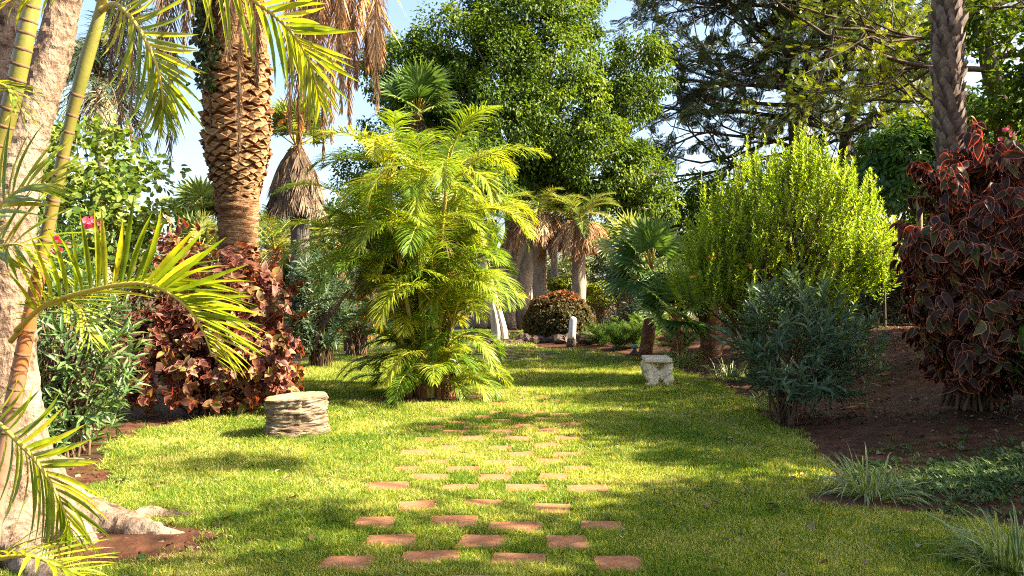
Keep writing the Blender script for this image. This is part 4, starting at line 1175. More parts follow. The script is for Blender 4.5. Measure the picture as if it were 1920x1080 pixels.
M_stump = rough_mat('weathered_stump_bark', [(.34, (.035, .02, .012)), (.46, (.15, .10, .062)), (.58, (.30, .235, .16)), (.78, (.46, .39, .30))], scale=2.6, stretch=(1.5, 1.5, 9), detail=9, bump=1.0, dist=.05, distort=1.2)
mb.build('bark', M_stump, t)
mb = MB(); top = rows[-1]
cen = top.mean(0)
rr2 = [top + A((0, 0, .001)), cen + (top - cen) * .93 + A((0, 0, .006)), cen + (top - cen) * .6 + rng.normal(0, .004, top.shape) - A((0, 0, .008)), cen + (top - cen) * .25 + rng.normal(0, .003, top.shape) - A((0, 0, .012))]
V = np.concatenate(rr2 + [[cen - A((0, 0, .012))]])
q = [[r * ns + k, r * ns + (k + 1) % ns, (r + 1) * ns + (k + 1) % ns, (r + 1) * ns + k] for r in range(3) for k in range(ns)]
mb.add(V, [np.array(q), np.array([[3 * ns + k, 3 * ns + (k + 1) % ns, 4 * ns] for k in range(ns)])])
mb.build('cut_top', rough_mat('sawn_wood', [(.3, (.22, .14, .06)), (.6, (.38, .27, .15)), (.8, (.48, .39, .26))], scale=9, bump=.5, dist=.02), t)

# ================================================================== CENTRAL CLUMPING PALM
cb = A((-1.2, 11.5, float(zg(-1.2, 11.5))))
cp = empty('clumping_palm', cb, 'large bright yellow-green clumping palm in the middle of the lawn', 'palm')
canes = []
for k in range(29):
    a = k * 2.399 + .4; r0 = .06 + .32 * math.sqrt(((k * 7) % 29 + .5) / 29)
    h = (2.9 - .10 * k) * rng.uniform(.85, 1.1) if k < 13 else (rng.uniform(.9, 1.9) if k < 22 else rng.uniform(.3, .9))
    lean = .20 * h * (r0 / .35) * rng.uniform(.5, 1.7)
    p0 = cb + A((math.cos(a) * r0, math.sin(a) * r0 * .75, -.03))
    p1 = p0 + A((math.cos(a) * lean * (.55 if math.cos(a) > 0 else 1.1), math.sin(a) * lean, h))
    if k == 0: p1 = A((-1.75, 11.3, 3.15))
    if k == 1: p1 = A((-1.3, 11.2, 2.9))
    canes.append((p0, p1, a, h))
    mb = MB(); m = (p0 + p1) / 2 + A((math.cos(a), math.sin(a), 0)) * -.06 * h
    pth = spline([p0, m, p1], 16)
    tube(mb, pth, np.linspace(.042, .022, 16) * (1 + .08 * (np.arange(16) % 2)), 8)
    mb.build('cane', M_areca_stem, cp)
for k, (p0, p1, a, h) in enumerate(canes):
    nf = 9 if k < 13 else 6
    for f in range(nf):
        az = a + f * 2.399 + rng.normal(0, .2)
        e0 = rng.uniform(.5, 1.45) if f else 1.48
        Lf = rng.uniform(1.25, 1.8) if k < 22 else rng.uniform(.8, 1.2)
        if math.cos(az) > .2: Lf *= 1 - .14 * math.cos(az)
        dry = k in (6, 9) and f == 8
        part_frond(cp, 'frond', [M_dry_palm if dry else M_areca, M_rachis], arc(p1 - UP * .05, az, -.2 if dry else e0, Lf, rng.uniform(1.3, 2.3) if not dry else 1.1, sway=rng.normal(0, .25)),
                   npairs=62, leaf_len=.40 if k < 22 else .3, w=.016, g=rng.uniform(.5, 1.1), rr=.012, vee=.3, start=.17, ang=(1.1, .45), jit=.1)
for k in range(18):                                          # suckers at the foot
    az = k * 2.399; r0 = rng.uniform(.15, .42)
    part_frond(cp, 'frond', [M_areca, M_rachis], arc(cb + A((math.cos(az) * r0, math.sin(az) * r0 * .75, 0)), az + rng.normal(0, .3), rng.uniform(1.0, 1.5), rng.uniform(.9, 1.55), rng.uniform(1.7, 2.7)),
               npairs=50, leaf_len=.32, w=.013, g=.8, rr=.01, vee=.25, start=.25)
mb = MB()
for k in range(26):
    az = rng.random() * 6.28; r0 = rng.uniform(.1, .4); p0 = cb + A((math.cos(az) * r0, math.sin(az) * r0 * .75, -.03))
    tube(mb, spline([p0, p0 + A((math.cos(az) * .05, math.sin(az) * .05, .16)), p0 + A((math.cos(az) * .04, math.sin(az) * .04, rng.uniform(.22, .4)))], 6), np.linspace(.055, .03, 6), 7, wob=.08)
mb.build('root_crown', M_redtrunk, cp)
# seed stalks
for k in range(4):
    p0, p1, a, h = canes[k + 2]
    mb = MB(); q = p0 + (p1 - p0) * .75; n = 60
    az = rng.random(n) * 6.28
    strips(mb, np.repeat(q[None], n, 0), nrm(np.stack([np.cos(az) * .7, np.sin(az) * .7, rng.uniform(-.2, .8, n)], -1)), rng.uniform(.25, .5, n), .008, n=4, g=1.6)
    mb.build('seed_stalk', M_dry_palm, cp)

# ================================================================== BIG FIG TREE behind the middle
b = onground(-.4, 35)
t = empty('fig_tree', b, 'huge dark green fig tree filling the sky behind the palm clump', 'tree')
lm = L_((770, 150, 34, 2.0), (850, 95, 34.5, 2.0), (930, 130, 33, 2.0), (995, 60, 34, 2.2), (1040, 130, 33, 2.0), (1075, 40, 35, 1.3), (950, 230, 32, 2.3), (1060, 230, 32.5, 2.2),
        (1130, 165, 34, 1.2), (1190, 105, 34, 1.1), (1225, 90, 34, .7), (1180, 190, 34, 1.3), (1230, 150, 34, .8), (1120, 310, 33, 2.1), (1195, 330, 33, 1.5), (1230, 380, 33, .9), (830, 260, 34, 2.0), (750, 240, 35, 1.6),
        (1020, 340, 32.5, 1.5), (900, 330, 33, 1.8), (1100, 365, 32.5, 1.1), (720, 120, 35, 1.2), (960, 0, 35, 1.7), (1010, -60, 35, 1.8), (1090, -40, 36, 1.4), (880, 20, 35.5, .9), (1190, 375, 33, .9), (700, 330, 35.5, 1.5), (820, 360, 34.5, 1.5), (1010, 310, 33, 1.5))
mb = MB()
sub = clumps(mb, lm, 15, 105, .62, .175, tm_simple(.5), flat=.75, hang=.6, shell=.62)
mb.build('crown', M_ficus, t, 'stuff')
mb = MB()
hub = at(990, 430, 34)
for x0, x1 in ((-.9, -.5), (-.2, .1), (.5, .5), (-1.4, -1.6)):
    tube(mb, spline([onground(x0, 34.5 + x0 * .3), A((x0 * .8 + .1, 34.5, 2)), hub + A((x1, 0, .4))], 10), np.linspace(.42, .28, 10), 10, wob=.05)
for q in sub[::16]: limb(mb, hub + UP * rng.uniform(0, 2), q, .12, .02, -.05)
mb.build('trunk', M_bark_grey, t)

# ================================================================== PALE TRUNKS between clump and round bush
def pole_tree(px_b, py_b, pts, r0, r1, label, mat, crownl=None, M=M_ficus, flute=0, name='tree'):
    b = gnd(px_b, py_b); D = b[1]
    t = empty(name, b, label, 'tree')
    Q = spline([b - UP * .05] + [at(x, y, D) for x, y in pts], 24)
    rad = np.interp(np.linspace(0, 1, 24), [0, .12, 1], [r0 * 1.35, r0, r1])
    mb = MB(); tube(mb, Q, rad, 14, wob=.05)
    for k in range(flute):
        az = k * 6.28 / flute + .3
        e = A((math.cos(az), math.sin(az), 0))
        tube(mb, spline([b + e * r0 * 1.45 - UP * .05, b + e * r0 * 1.0 + UP * .5, Q[10] + e * r0 * .55, Q[18] + e * r0 * .2], 14), np.linspace(r0 * .5, r0 * .3, 14), 8, wob=.04)
    mb.build('trunk', mat, t)
    if crownl:
        mb = MB(); sub = clumps(mb, L_(*crownl), 12, 70, .5, .17, tm_simple(.45), hang=.5); mb.build('crown', M, t, 'stuff')
        mb = MB()
        for q in sub[::14]: limb(mb, Q[-1], q, .07, .015)
        mb.build('limb', mat, t)
    return t
M_flute = rough_mat('pale_fluted_bark', [(.3, (.26, .20, .15)), (.55, (.50, .41, .32)), (.8, (.66, .57, .46))], scale=5, stretch=(2, 2, .25), bump=.6, dist=.05)
pole_tree(935, 640, [(928, 590), (918, 540), (905, 470), (890, 400), (880, 320)], .17, .13, 'pale fluted trunk rising from the lawn just right of the palm clump', M_flute, flute=6,
          crownl=[(860, 330, 25, 1.1), (900, 300, 25.2, 1.1), (930, 350, 25, .8)])
pole_tree(962, 615, [(961, 560), (960, 500), (958, 440), (955, 360)], .34, .22, 'thick grey trunk with dark peeling foot beyond the fluted trunk', M_bark_grey, crownl=[(960, 330, 35, 1.6), (1000, 350, 35, 1.4)])
pole_tree(988, 612, [(990, 560), (988, 500), (984, 450), (978, 380)], .22, .17, 'slender pale trunk beside the dark round bush', M_flute, crownl=[(975, 360, 36, 1.3)])
feather_palm(1012, 400, 30, 2.0, 18, 'date palm with orange-brown dead skirt just above the dark round bush', M=M_phoenix, skirt=22, trunk_r=.24, mat_t=M_bark_grey)
feather_palm(1085, 415, 29.5, 2.0, 18, 'palm with straw-yellow hanging fronds right of the fig tree trunks', M=M_fanpale, skirt=34, trunk_r=.24, mat_t=M_bark_grey)
for px, py, r_, lab in ((1040, 430, .22, 'thin bare palm trunk left of the straw-yellow palm'), (1180, 300, .3, 'tall bare trunk against the sky gap right of the fig tree')):
    b = onground((px - 960) / F * 47, 47)
    t = empty('bare_trunk', b, lab, 'tree')
    mb = MB(); tube(mb, spline([b, at(px, 520, 47), at(px - 3, py, 47)], 16), np.linspace(r_ * 1.2, r_ * .8, 16), 10, wob=.05); mb.build('trunk', M_bark_grey, t)
    mb = MB(); clumps(mb, [tuple(at(px - 3, py - 20, 47)) + (1.6,), tuple(at(px + 25, py, 47)) + (1.3,)], 10, 50, .6, .2, tm_simple()); mb.build('crown', M_far, t, 'stuff')

# far belt that closes the garden
far = [(-60, 330, 46, 4.2, M_far, 'far sunlit tree behind the leafy tree at the left edge'), (250, 480, 44, 2.6, M_far, 'far low trees seen under the left sky gap'), (420, 500, 45, 2.2, M_far, 'far low bushes behind the date palm trunk'),
       (560, 460, 46, 3.2, M_ficus, 'far dark tree behind the skirted fan palm'), (690, 430, 46, 3.6, M_ficus, 'far dark tree behind the left of the palm clump'), (830, 480, 56, 3.4, M_far, 'far pale tree hidden behind the palm clump'),
       (1060, 510, 62, 2.8, M_far, 'far pale bushes glimpsed past the round bush'), (1160, 470, 58, 3.6, M_far, 'far hazy pale tree right of the straw-yellow palm'), (1250, 450, 56, 3.8, M_far, 'far pale tree behind the dark fan palm'),
       (1340, 430, 40, 3.4, M_ficus, 'far green tree left of the lime shrub top'), (1500, 430, 36, 3.8, M_ficus, 'far dark tree behind the lime shrub'), (1680, 380, 40, 5.0, M_ficus, 'far dark tree behind the scaly palm trunk'), (1880, 330, 36, 5.5, M_ficus, 'far dark tree at the right edge'),
       (-500, 430, 15, 2.6, M_ficus, 'dense green tree beyond the left edge behind the pale tree'), (-250, 470, 22, 3.0, M_far, 'pale green tree beyond the left edge, further back'), (-900, 470, 13, 2.6, M_far, 'leafy tree far beyond the left edge')]
for px, py, D, r, M, lab in far:
    c = at(px, py, D); b = onground(c[0], D)
    rows = [(c[0], c[1], c[2], r * .62)]
    for k in range(6):
        a_ = k * 1.05 + rng.random(); rows.append((c[0] + math.cos(a_) * r * .6, c[1] + rng.normal(0, .5), c[2] + math.sin(a_) * r * .5, r * rng.uniform(.3, .45)))
    rows.append((c[0] - r * .5, c[1], max(1.0, c[2] - r * .9), r * .45)); rows.append((c[0] + r * .5, c[1], max(1.0, c[2] - r * .9), r * .45))
    shrub('background_tree', lab, b, rows, M, .26, tm_simple(.5), nsub=9, nleaf=50, subr=.65, cat='tree', trunk=.2, hang=.4, stem=M_bark_dark, every=30)

# ================================================================== ROUND DARK BUSH, clipped hedges, border rocks
def dome_bush(label, c, r, M, leaf, n, tm, base=None, name='round_bush', lo=-.5, cat='shrub', rtop=False, k=7):
    base = onground(c[0], c[1]) if base is None else base
    t = empty(name, base, label, cat)
    P_, ax, s = dome_tips(c, r, n, lo=lo, shell=(.86, 1.03), lump=.025, freq=4)
    pos, d, nv = rosettes(P_, ax, k, spread=1.15, along=leaf * .8, jit=.5, droop=.25)
    rd = np.clip(rng.random(len(pos)) * .55 + (.5 * np.clip((pos[:, 2] - c[2]) / r[2], 0, 1) ** 2 * rng.random(len(pos)) * 2 if rtop else rng.random(len(pos)) * .4), 0, 1)
    mb = MB(); leaves(mb, tm, pos, d, nv, leaf * rng.uniform(.7, 1.2, len(pos)), rd); mb.build('foliage', M, t, 'stuff')
    mb = MB(); twigs(mb, base, P_, .02, .006, every=12, spreadbase=.15); mb.build('stems', M_twig, t)
    return t
dome_bush('dark rounded copper bush with reddish top ringed by rocks at the lawn end', at(1048, 608, 26), (1.12, 1.0, 1.05), M_copper_far, .13, 1700, tm_simple(.5), rtop=True, lo=-.7)
c = at(1065, 533, 33); dome_bush('clipped lime-green flat-topped hedge behind the round dark bush', c, (.85, .7, .32), M_hedge, .09, 900, tm_simple(.55), lo=-.9)
c = at(1128, 552, 31); dome_bush('loose lime-green clipped bush right of the flat-topped hedge', c, (.62, .6, .5), M_hedge, .09, 700, tm_simple(.55), lo=-.9)
M_rock = rough_mat('dark_volcanic_rock', [(.3, (.03, .02, .015)), (.55, (.09, .06, .045)), (.8, (.19, .14, .11))], scale=4, bump=.8, dist=.06)
def rock_mesh(seed):
    r = np.random.default_rng(seed); mb = MB()
    n, m = 9, 6
    V = []
    ph = r.random(6) * 6
    for i in range(m):
        th = math.pi * i / (m - 1)
        for j in range(n):
            a_ = 2 * math.pi * j / n
            q = 1 + .22 * math.sin(a_ * 2 + ph[0]) * math.sin(th) + .15 * math.sin(a_ * 3 + ph[1] + th * 2) + r.normal(0, .07)
            V.append((math.sin(th) * math.cos(a_) * q, math.sin(th) * math.sin(a_) * q, math.cos(th) * q * .8))
    f = [[i * n + j, i * n + (j + 1) % n, (i + 1) * n + (j + 1) % n, (i + 1) * n + j] for i in range(m - 1) for j in range(n)]
    mb.add(A(V), np.array(f), smooth=False)
    return mb.mesh('rock', M_rock)
rks = [rock_mesh(k) for k in range(6)]
def rock(p, s, label, group, name='rock'):
    o = bpy.data.objects.new(name, rks[random.randrange(6)]); COL.objects.link(o)
    o.location = (p[0], p[1], p[2] + s[2] * .45); o.scale = s; o.rotation_euler = (random.uniform(-.3, .3), random.uniform(-.3, .3), random.uniform(0, 6))
    return tag(o, label, 'rock', group)
for k, px in enumerate(np.linspace(985, 1112, 12)):
    s_ = random.uniform(.16, .28)
    p = gnd(px, 641 + 3 * math.sin(k * 1.3)); rock(p, (s_ * 1.3, s_, s_ * .75), 'dark border rock at the foot of the round dark bush', 'rocks ringing the round bush')
for k, px in enumerate(np.linspace(925, 985, 6)):
    s_ = random.uniform(.1, .2)
    p = gnd(px, 645 + 2 * math.cos(k * 2)); rock(p, (s_ * 1.4, s_, s_ * .7), 'dark rock at the foot of the pale fluted trunk', 'rocks by the fluted trunk')

# ================================================================== WHITE POST
pb = gnd(1071, 650)
t = empty('marker_post', pb, 'white rounded post on a dark stone foot beside the round bush', 'post')
D = pb[1]; lean = A((.07, 0, 0))
h1 = .16; H1 = .84; r_ = .105
mb = MB()
Z = [.0, .05, h1]; tube(mb, np.array([pb + UP * z_ + lean * z_ for z_ in (-.03, .08, h1 + .06)]), A([.15, .135, .12]), 14, wob=.04)
mb.build('foot', M_rock, t)
mb = MB(); zs = [h1 + .06, h1 + .1, .5, .74, .79, .82, .835]; rs = [r_ * .98, r_, r_ * .98, r_ * .93, r_ * .82, r_ * .55, r_ * .12]
tube(mb, np.array([pb + UP * z_ + lean * z_ for z_ in zs]), A(rs), 18)
mb.build('post', rough_mat('white_stone_post', [(.3, (.50, .43, .38)), (.6, (.66, .60, .55)), (.8, (.74, .70, .66))], scale=5, stretch=(1, 1, .5), bump=.2, second=((.45, .30, .22), 3, .58, .75)), t)

# ================================================================== SMALL TEAL GARDEN LAMP on a rock foot
gb = gnd(1190, 668)
t = empty('garden_lamp', gb, 'small teal-capped garden lamp on a rough stone foot behind the stool', 'lamp')
mb = MB(); tube(mb, np.array([gb + UP * z_ for z_ in (-.02, .05, .1, .14)]), A([.16, .12, .07, .05]), 12, wob=.12); mb.build('stone_foot', M_rock, t)
mb = MB(); tube(mb, np.array([gb + UP * z_ for z_ in (.12, .2)]), .045, 12); mb.build('stem', rough_mat('teal_metal_dull', [(.3, (.05, .12, .11)), (.7, (.10, .20, .18))], scale=9, bump=.1, rough=.5), t)
mb = MB(); tube(mb, np.array([gb + UP * z_ for z_ in (.195, .21, .26, .275)]), A([.06, .085, .09, .075]), 16); mb.build('lamp_cap', rough_mat('teal_enamel', [(.3, (.10, .26, .26)), (.7, (.22, .40, .38))], scale=6, bump=.05, rough=.4), t)

# ================================================================== CARVED STONE STOOL
sb = gnd(1232, 722)
stool = empty('stone_stool', sb, 'cream stone stool with square slab on two carved crouching supports', 'stool')
M_cream = rough_mat('cream_cast_stone', [(.3, (.46, .38, .28)), (.55, (.62, .52, .38)), (.8, (.72, .63, .49))], scale=8, bump=.35, dist=.01, second=((.40, .25, .12), 4, .58, .78))
R3 = Matrix.Rotation(math.radians(-4), 4, 'Z')
def loc(x, y, z): return A(Vector(sb) + (R3 @ Vector((x, y, z))))
def rbox(mb, x0, x1, y0, y1, z0, z1, b=.012):
    V = []
    for z_, s_ in ((z0, b), (z0 + b, 0), (z1 - b, 0), (z1, b)):
        for x, y in ((x0 + s_, y0 + s_), (x1 - s_, y0 + s_), (x1 - s_, y1 - s_), (x0 + s_, y1 - s_)): V.append(loc(x, y, z_))
    f = [[i * 4 + k, i * 4 + (k + 1) % 4, (i + 1) * 4 + (k + 1) % 4, (i + 1) * 4 + k] for i in range(3) for k in range(4)] + [[3, 2, 1, 0], [12, 13, 14, 15]]
    mb.add(np.array(V), np.array(f), smooth=False)
mb = MB(); rbox(mb, -.215, .205, -.31, .38, .385, .455); mb.build('seat_slab', M_cream, stool)
def ball(mb, c, r, n=12, m=8):
    V = []
    for i in range(m + 1):
        th = math.pi * i / m
        for j in range(n):
            a_ = 2 * math.pi * j / n
            V.append(loc(c[0] + r[0] * math.sin(th) * math.cos(a_), c[1] + r[1] * math.sin(th) * math.sin(a_), c[2] + r[2] * math.cos(th)))
    f = [[i * n + j, i * n + (j + 1) % n, (i + 1) * n + (j + 1) % n, (i + 1) * n + j] for i in range(m) for j in range(n)]
    mb.add(np.array(V), np.array(f))
def chain(mb, pts, rads): tube(mb, spline([loc(*p) for p in pts], 14), np.interp(np.linspace(0, 1, 14), np.linspace(0, 1, len(rads)), rads), 10)
def support(y0):
    mb = MB()
    ball(mb, (-.17, y0 - .02, .315), (.075, .075, .085)); ball(mb, (-.205, y0 - .035, .275), (.04, .05, .045))      # head and muzzle
    ball(mb, (-.14, y0, .20), (.085, .075, .12)); ball(mb, (-.03, y0, .165), (.10, .07, .085))                     # chest, belly
    chain(mb, [(-.13, y0, .36), (-.05, y0, .22), (.04, y0, .20), (.13, y0, .27), (.17, y0, .37)], [.055, .065, .07, .065, .06])   # the U-shaped back
    chain(mb, [(.18, y0, .36), (.17, y0 - .02, .27), (.11, y0 - .04, .19), (.03, y0 - .05, .13)], [.055, .06, .05, .03])          # raised wing
    chain(mb, [(.19, y0 + .0, .30), (.13, y0 - .06, .21), (.06, y0 - .07, .16)], [.03, .035, .015])
    chain(mb, [(-.15, y0 - .03, .16), (-.12, y0 - .05, .08), (-.14, y0 - .08, .035), (-.20, y0 - .09, .025)], [.055, .045, .04, .03])  # fore leg and paw
    chain(mb, [(-.06, y0 - .05, .14), (-.04, y0 - .06, .06), (-.08, y0 - .10, .03), (-.13, y0 - .11, .022)], [.05, .04, .035, .028])
    ball(mb, (.165, y0 - .01, .12), (.085, .075, .085))                                                             # haunch
    chain(mb, [(.19, y0 - .05, .12), (.10, y0 - .08, .08), (.14, y0 - .10, .03), (.21, y0 - .09, .025)], [.05, .035, .035, .03])
    chain(mb, [(-.21, y0 - .02, .012), (0, y0 - .02, .012), (.22, y0 - .02, .012)], [.05, .06, .05])                # ground bar
    o = mb.build('carved_support', M_cream, stool)
    md = o.modifiers.new('weld', 'REMESH'); md.mode = 'VOXEL'; md.voxel_size = .009
    md = o.modifiers.new('soften', 'SMOOTH'); md.iterations = 2
    tx = bpy.data.textures.new('carving', 'CLOUDS'); tx.noise_scale = .03; tx.noise_depth = 2
    md = o.modifiers.new('carve', 'DISPLACE'); md.texture = tx; md.strength = .012; md.texture_coords = 'GLOBAL'
support(-.19); support(.27)

# small white stone bench far off on the lawn
wb = gnd(916, 612)
t = empty('garden_bench', wb, 'small white stone bench far back on the lawn beside the pale trunks', 'bench')
def wbox(mb, x0, x1, y0, y1, z0, z1):
    V = [wb + A((x, y, z_)) for z_ in (z0, z1) for x, y in ((x0, y0), (x1, y0), (x1, y1), (x0, y1))]
    mb.add(np.array(V), np.array([[0, 3, 2, 1], [4, 5, 6, 7], [0, 1, 5, 4], [1, 2, 6, 5], [2, 3, 7, 6], [3, 0, 4, 7]]), smooth=False)
mb = MB(); wbox(mb, -.6, .6, -.2, .2, .40, .48); mb.build('seat_slab', M_cream, t)
for sx in (-.4, .4):
    mb = MB(); tube(mb, np.array([wb + A((sx, 0, z_)) for z_ in (0, .05, .2, .35, .40)]), A([.16, .12, .09, .12, .16]), 12); mb.build('leg', M_cream, t)

# ================================================================== FEATHERY LOW FERNS along the bed edge
def fern(px, py, r, h, label, n=520, M=M_fern):
    b = gnd(px, py); t = empty('asparagus_fern', b, label, 'fern', 'feathery ferns along the bed edge')
    mb = MB()
    ns_ = 34
    az = rng.random(ns_) * 6.28; el = rng.uniform(.25, 1.5, ns_)
    for a_, e_ in zip(az, el):
        P_ = arc(b + A((rng.normal(0, .06), rng.normal(0, .06), 0)), a_, min(1.5, e_ + .45), (r * math.cos(e_) + h * math.sin(e_)) * rng.uniform(.8, 1.15), .9)
        tube(mb, P_, np.linspace(.006, .003, len(P_)), 3, cap=False)
        Q = spline(P_, 24)[5:]
        k = 16
        p = np.repeat(Q, k, 0) ; d = nrm(rng.normal(0, 1, p.shape) + nrm(np.repeat(np.gradient(Q, axis=0), k, 0)) * .9)
        strips(mb, p, d, rng.uniform(.05, .11, len(p)), .008, n=1, g=.2, prof=[1, .3], rnd=np.clip(rng.random() * .5 + rng.random(len(p)) * .5, 0, 1))
    mb.build('foliage', M, t, 'stuff')
for px, py, r, h, lab in ((1128, 648, .38, .45, 'feathery fern leftmost of the row by the white post'), (1158, 655, .42, .5, 'feathery fern second from the white post'),
                          (1192, 652, .4, .48, 'pale feathery fern above the teal garden lamp'), (1222, 640, .42, .6, 'feathery fern behind the stool slab, further back'),
                          (1243, 625, .45, .62, 'tall pale feathery fern before the fan palm'), (1278, 662, .42, .5, 'feathery fern right of the stool beside the red-brown trunk'),
                          (1172, 628, .4, .45, 'feathery fern in the back row left of the fan palm')):
    fern(px, py, r * 1.25, h * 1.2, lab)
# spear-leaved plants
def tuft(name, label, b, n, L, w, el, g, M, nseg=6, spread=.06, cat='plant', fold=.35, prof=None, group=None, azr=None):
    t = empty(name, b, label, cat, group)
    mb = MB()
    az = rng.random(n) * 6.28 if azr is None else rng.uniform(*azr, n)
    e = rng.uniform(*el, n)
    p = A(b) + np.stack([np.cos(az) * spread * rng.random(n), np.sin(az) * spread * rng.random(n), np.full(n, -.01)], -1)
    d = np.stack([np.cos(az) * np.cos(e), np.sin(az) * np.cos(e), np.sin(e)], -1)
    strips(mb, p, d, rng.uniform(L[0], L[1], n), w * rng.uniform(.75, 1.2, n), n=nseg, g=rng.uniform(g[0], g[1], n), fold=fold, twist=.35, prof=prof, gpow=1.6)
    mb.build('blades', M, t, 'stuff')
    return t
M_spear = leaf_mat('spear_leaves', (.02, .045, .014), (.045, .08, .025), (.09, .13, .045), trans=.2, rough=.3)
tuft('spear_plant', 'dark spear-leaved plant right of the round dark bush', gnd(1133, 622), 40, (.9, 1.4), .06, (.7, 1.5), (.2, .9), M_spear)
tuft('grass_tuft', 'striped grass tuft standing in the dark soil at the lawn edge', gnd(1632, 934), 170, (.28, .46), .017, (.3, 1.45), (.7, 2.0), M_stripe, spread=.17)
tuft('grass_tuft', 'striped grass tuft in the bottom right corner', gnd(1915, 1075), 200, (.30, .48), .016, (.3, 1.4), (.6, 1.9), M_stripe, spread=.22)
tuft('grass_tuft', 'pale grass tuft right behind the stone stool', gnd(1275, 688), 130, (.4, .75), .024, (.4, 1.45), (.7, 1.9), M_stripe, spread=.25)
tuft('grass_tuft', 'low grass tuft left of the grey-green oleander', gnd(1365, 712), 130, (.35, .6), .016, (.3, 1.4), (.8, 2.0), M_stripe, spread=.28)
tuft('grass_tuft', 'thin grass tuft at the foot of the grey-green oleander', gnd(1440, 770), 60, (.3, .5), .012, (.7, 1.5), (.6, 1.6), M_stripe, spread=.12)

# ================================================================== DARK FAN PALMS right of the middle
fan_palm(1222, 500, 18.5, .72, 24, 'dark green fan palm with stiff leaves left of the lime shrub', M=M_fan, e_lo=-.5, trunk_r=.14)
fan_palm(1268, 590, 17, .62, 18, 'low dark fan palm beneath the stiff fan palm', M=M_fan, e_lo=-.35, trunk_r=.12)
fan_palm(1180, 470, 27, .8, 16, 'small sunlit yellow-green fan palm behind the dark fan palm', M=M_fanpale, trunk_r=.15)
b = gnd(1332, 668)
t = empty('palm_trunk', b, 'thick red-brown fibrous trunk in shade left of the grey-green oleander', 'palm')
mb = MB(); tube(mb, spline([b - UP * .05, b + A((.02, 0, .5)), at(1318, 540, b[1])], 16), np.linspace(.27, .2, 16), 14, wob=.09); mb.build('trunk', M_redtrunk, t)
for n_ in range(16):
    az = n_ * 2.399; cr_ = at(1318, 540, b[1]); d = A((math.cos(az), math.sin(az), .35))
    mb = MB(); fan(mb, cr_ + d * .5, nrm(d), nrm(UP - A((0, .3, 0))), .7, droop=.7); tube(mb, np.array([cr_, cr_ + d * .5]), .018, 4, mi=1); mb.build('fan_leaf', [M_fan, M_rachis], t)
oleander('oleander_shrub', 'blue-grey oleander left of the dark fan palm in the back bed', onground(3.7, 24), (3.7, 24, 1.4), (.9, .7, 1.2), 180, M_olea_d, .24, k=12, lo=-.8)
oleander('oleander_shrub', 'grey-green oleander with one pink bloom behind the dark fan palm', onground(5.0, 27), (5.0, 27, 1.6), (1.2, .8, 1.3), 170, M_olea_l, .26, k=12, lo=-.8)
blossom(t, at(1178, 501, 25.5), .14, n=5)

# ================================================================== LIME SHRUB
lb = onground(4.25, 13.2)
t = empty('lime_shrub', lb, 'tall lime-green feathery shrub glowing in the sun above the grey-green oleander', 'shrub')
tips, axs = [], []
for px, py, D, r, m_ in ((1480, 395, 13.2, (1.15, 1.0, 1.0), 400), (1375, 455, 13.0, (.8, .8, .78), 230), (1585, 465, 13.2, (.8, .8, .75), 230), (1520, 350, 13.2, (.6, .6, .7), 120), (1330, 510, 12.8, (.62, .6, .7), 150), (1630, 480, 13.0, (.55, .6, .65), 130), (1480, 520, 12.7, (1.1, .7, .6), 200)):
    P_, ax, s_ = dome_tips(at(px, py, D), r, m_, lo=-.5, shell=(.55, 1.14), lump=.06)
    tips.append(P_); axs.append(ax)
P_ = np.concatenate(tips); ax = nrm(np.concatenate(axs) * .5 + UP * 1.0 + rng.normal(0, .15, P_.shape))
sp = [(1512, 248), (1545, 240), (1528, 290), (1472, 275), (1380, 296), (1350, 305), (1422, 290), (1600, 325), (1640, 345), (1318, 330), (1570, 310), (1445, 300), (1490, 290)]
topk = np.argsort(-P_[:, 2])[:420][::6]
xt = P_[topk] + np.stack([rng.normal(0, .12, 70), rng.normal(0, .1, 70), rng.uniform(.1, .42, 70)], -1)
spt = np.array([at(a_, b_, 13.1 + rng.normal(0, .2)) for a_, b_ in sp])
sub_sp = np.concatenate([spt + A((rng.normal(0, .05), 0, 0)) * 1 - A((0, 0, .12)) * q for q in range(4)])
sub_sp = np.concatenate([sub_sp, xt, xt - A((0, 0, .15))])
P_ = np.concatenate([P_, sub_sp]); ax = np.concatenate([ax, nrm(A((0, 0, 1)) + rng.normal(0, .1, sub_sp.shape))])
pos, d, nv = rosettes(P_, ax, 34, spread=.8, along=rng.uniform(.3, .6, len(P_)), jit=.3, droop=0)
rd = np.clip(np.repeat(rng.random(len(P_)), 34) * .5 + rng.random(len(pos)) * .35 + np.tile(np.linspace(0, .2, 34), len(P_)), 0, 1)
mb = MB(); leaves(mb, tm_simple(.30, .06, .1), pos, d, nv, rng.uniform(.05, .095, len(pos)), rd); mb.build('foliage', M_lime, t, 'stuff')
mb = MB()
twigs(mb, lb, P_, .02, .004, every=4, spreadbase=.12, bow=.02)
for q in range(7):
    a_ = q * .9; limb(mb, lb + A((rng.normal(0, .08), rng.normal(0, .08), -.05)), lb + A((math.cos(a_) * .55, math.sin(a_) * .4, 1.35)), .05, .03)
mb.build('stems', M_twig, t)
for px, py in ((1335, 480), (1300, 520), (1680, 428), (1650, 470), (1560, 500), (1410, 500)):
    blossom(t, at(px, py, 12.3), .05, n=3, mat=M_orange)

# ================================================================== GREY-GREEN OLEANDER, right foreground
ob = gnd(1478, 792)
oleander('oleander_shrub', 'grey-green oleander bush with long narrow leaves at the right lawn edge', ob, (ob[0] + .1, ob[1], .88), (.80, .6, .76), 165, M_olea_d, .18, k=17, along=.30, objs=300, lo=-.8, shell=(.5, 1.12), spread=.8, stem_every=5)

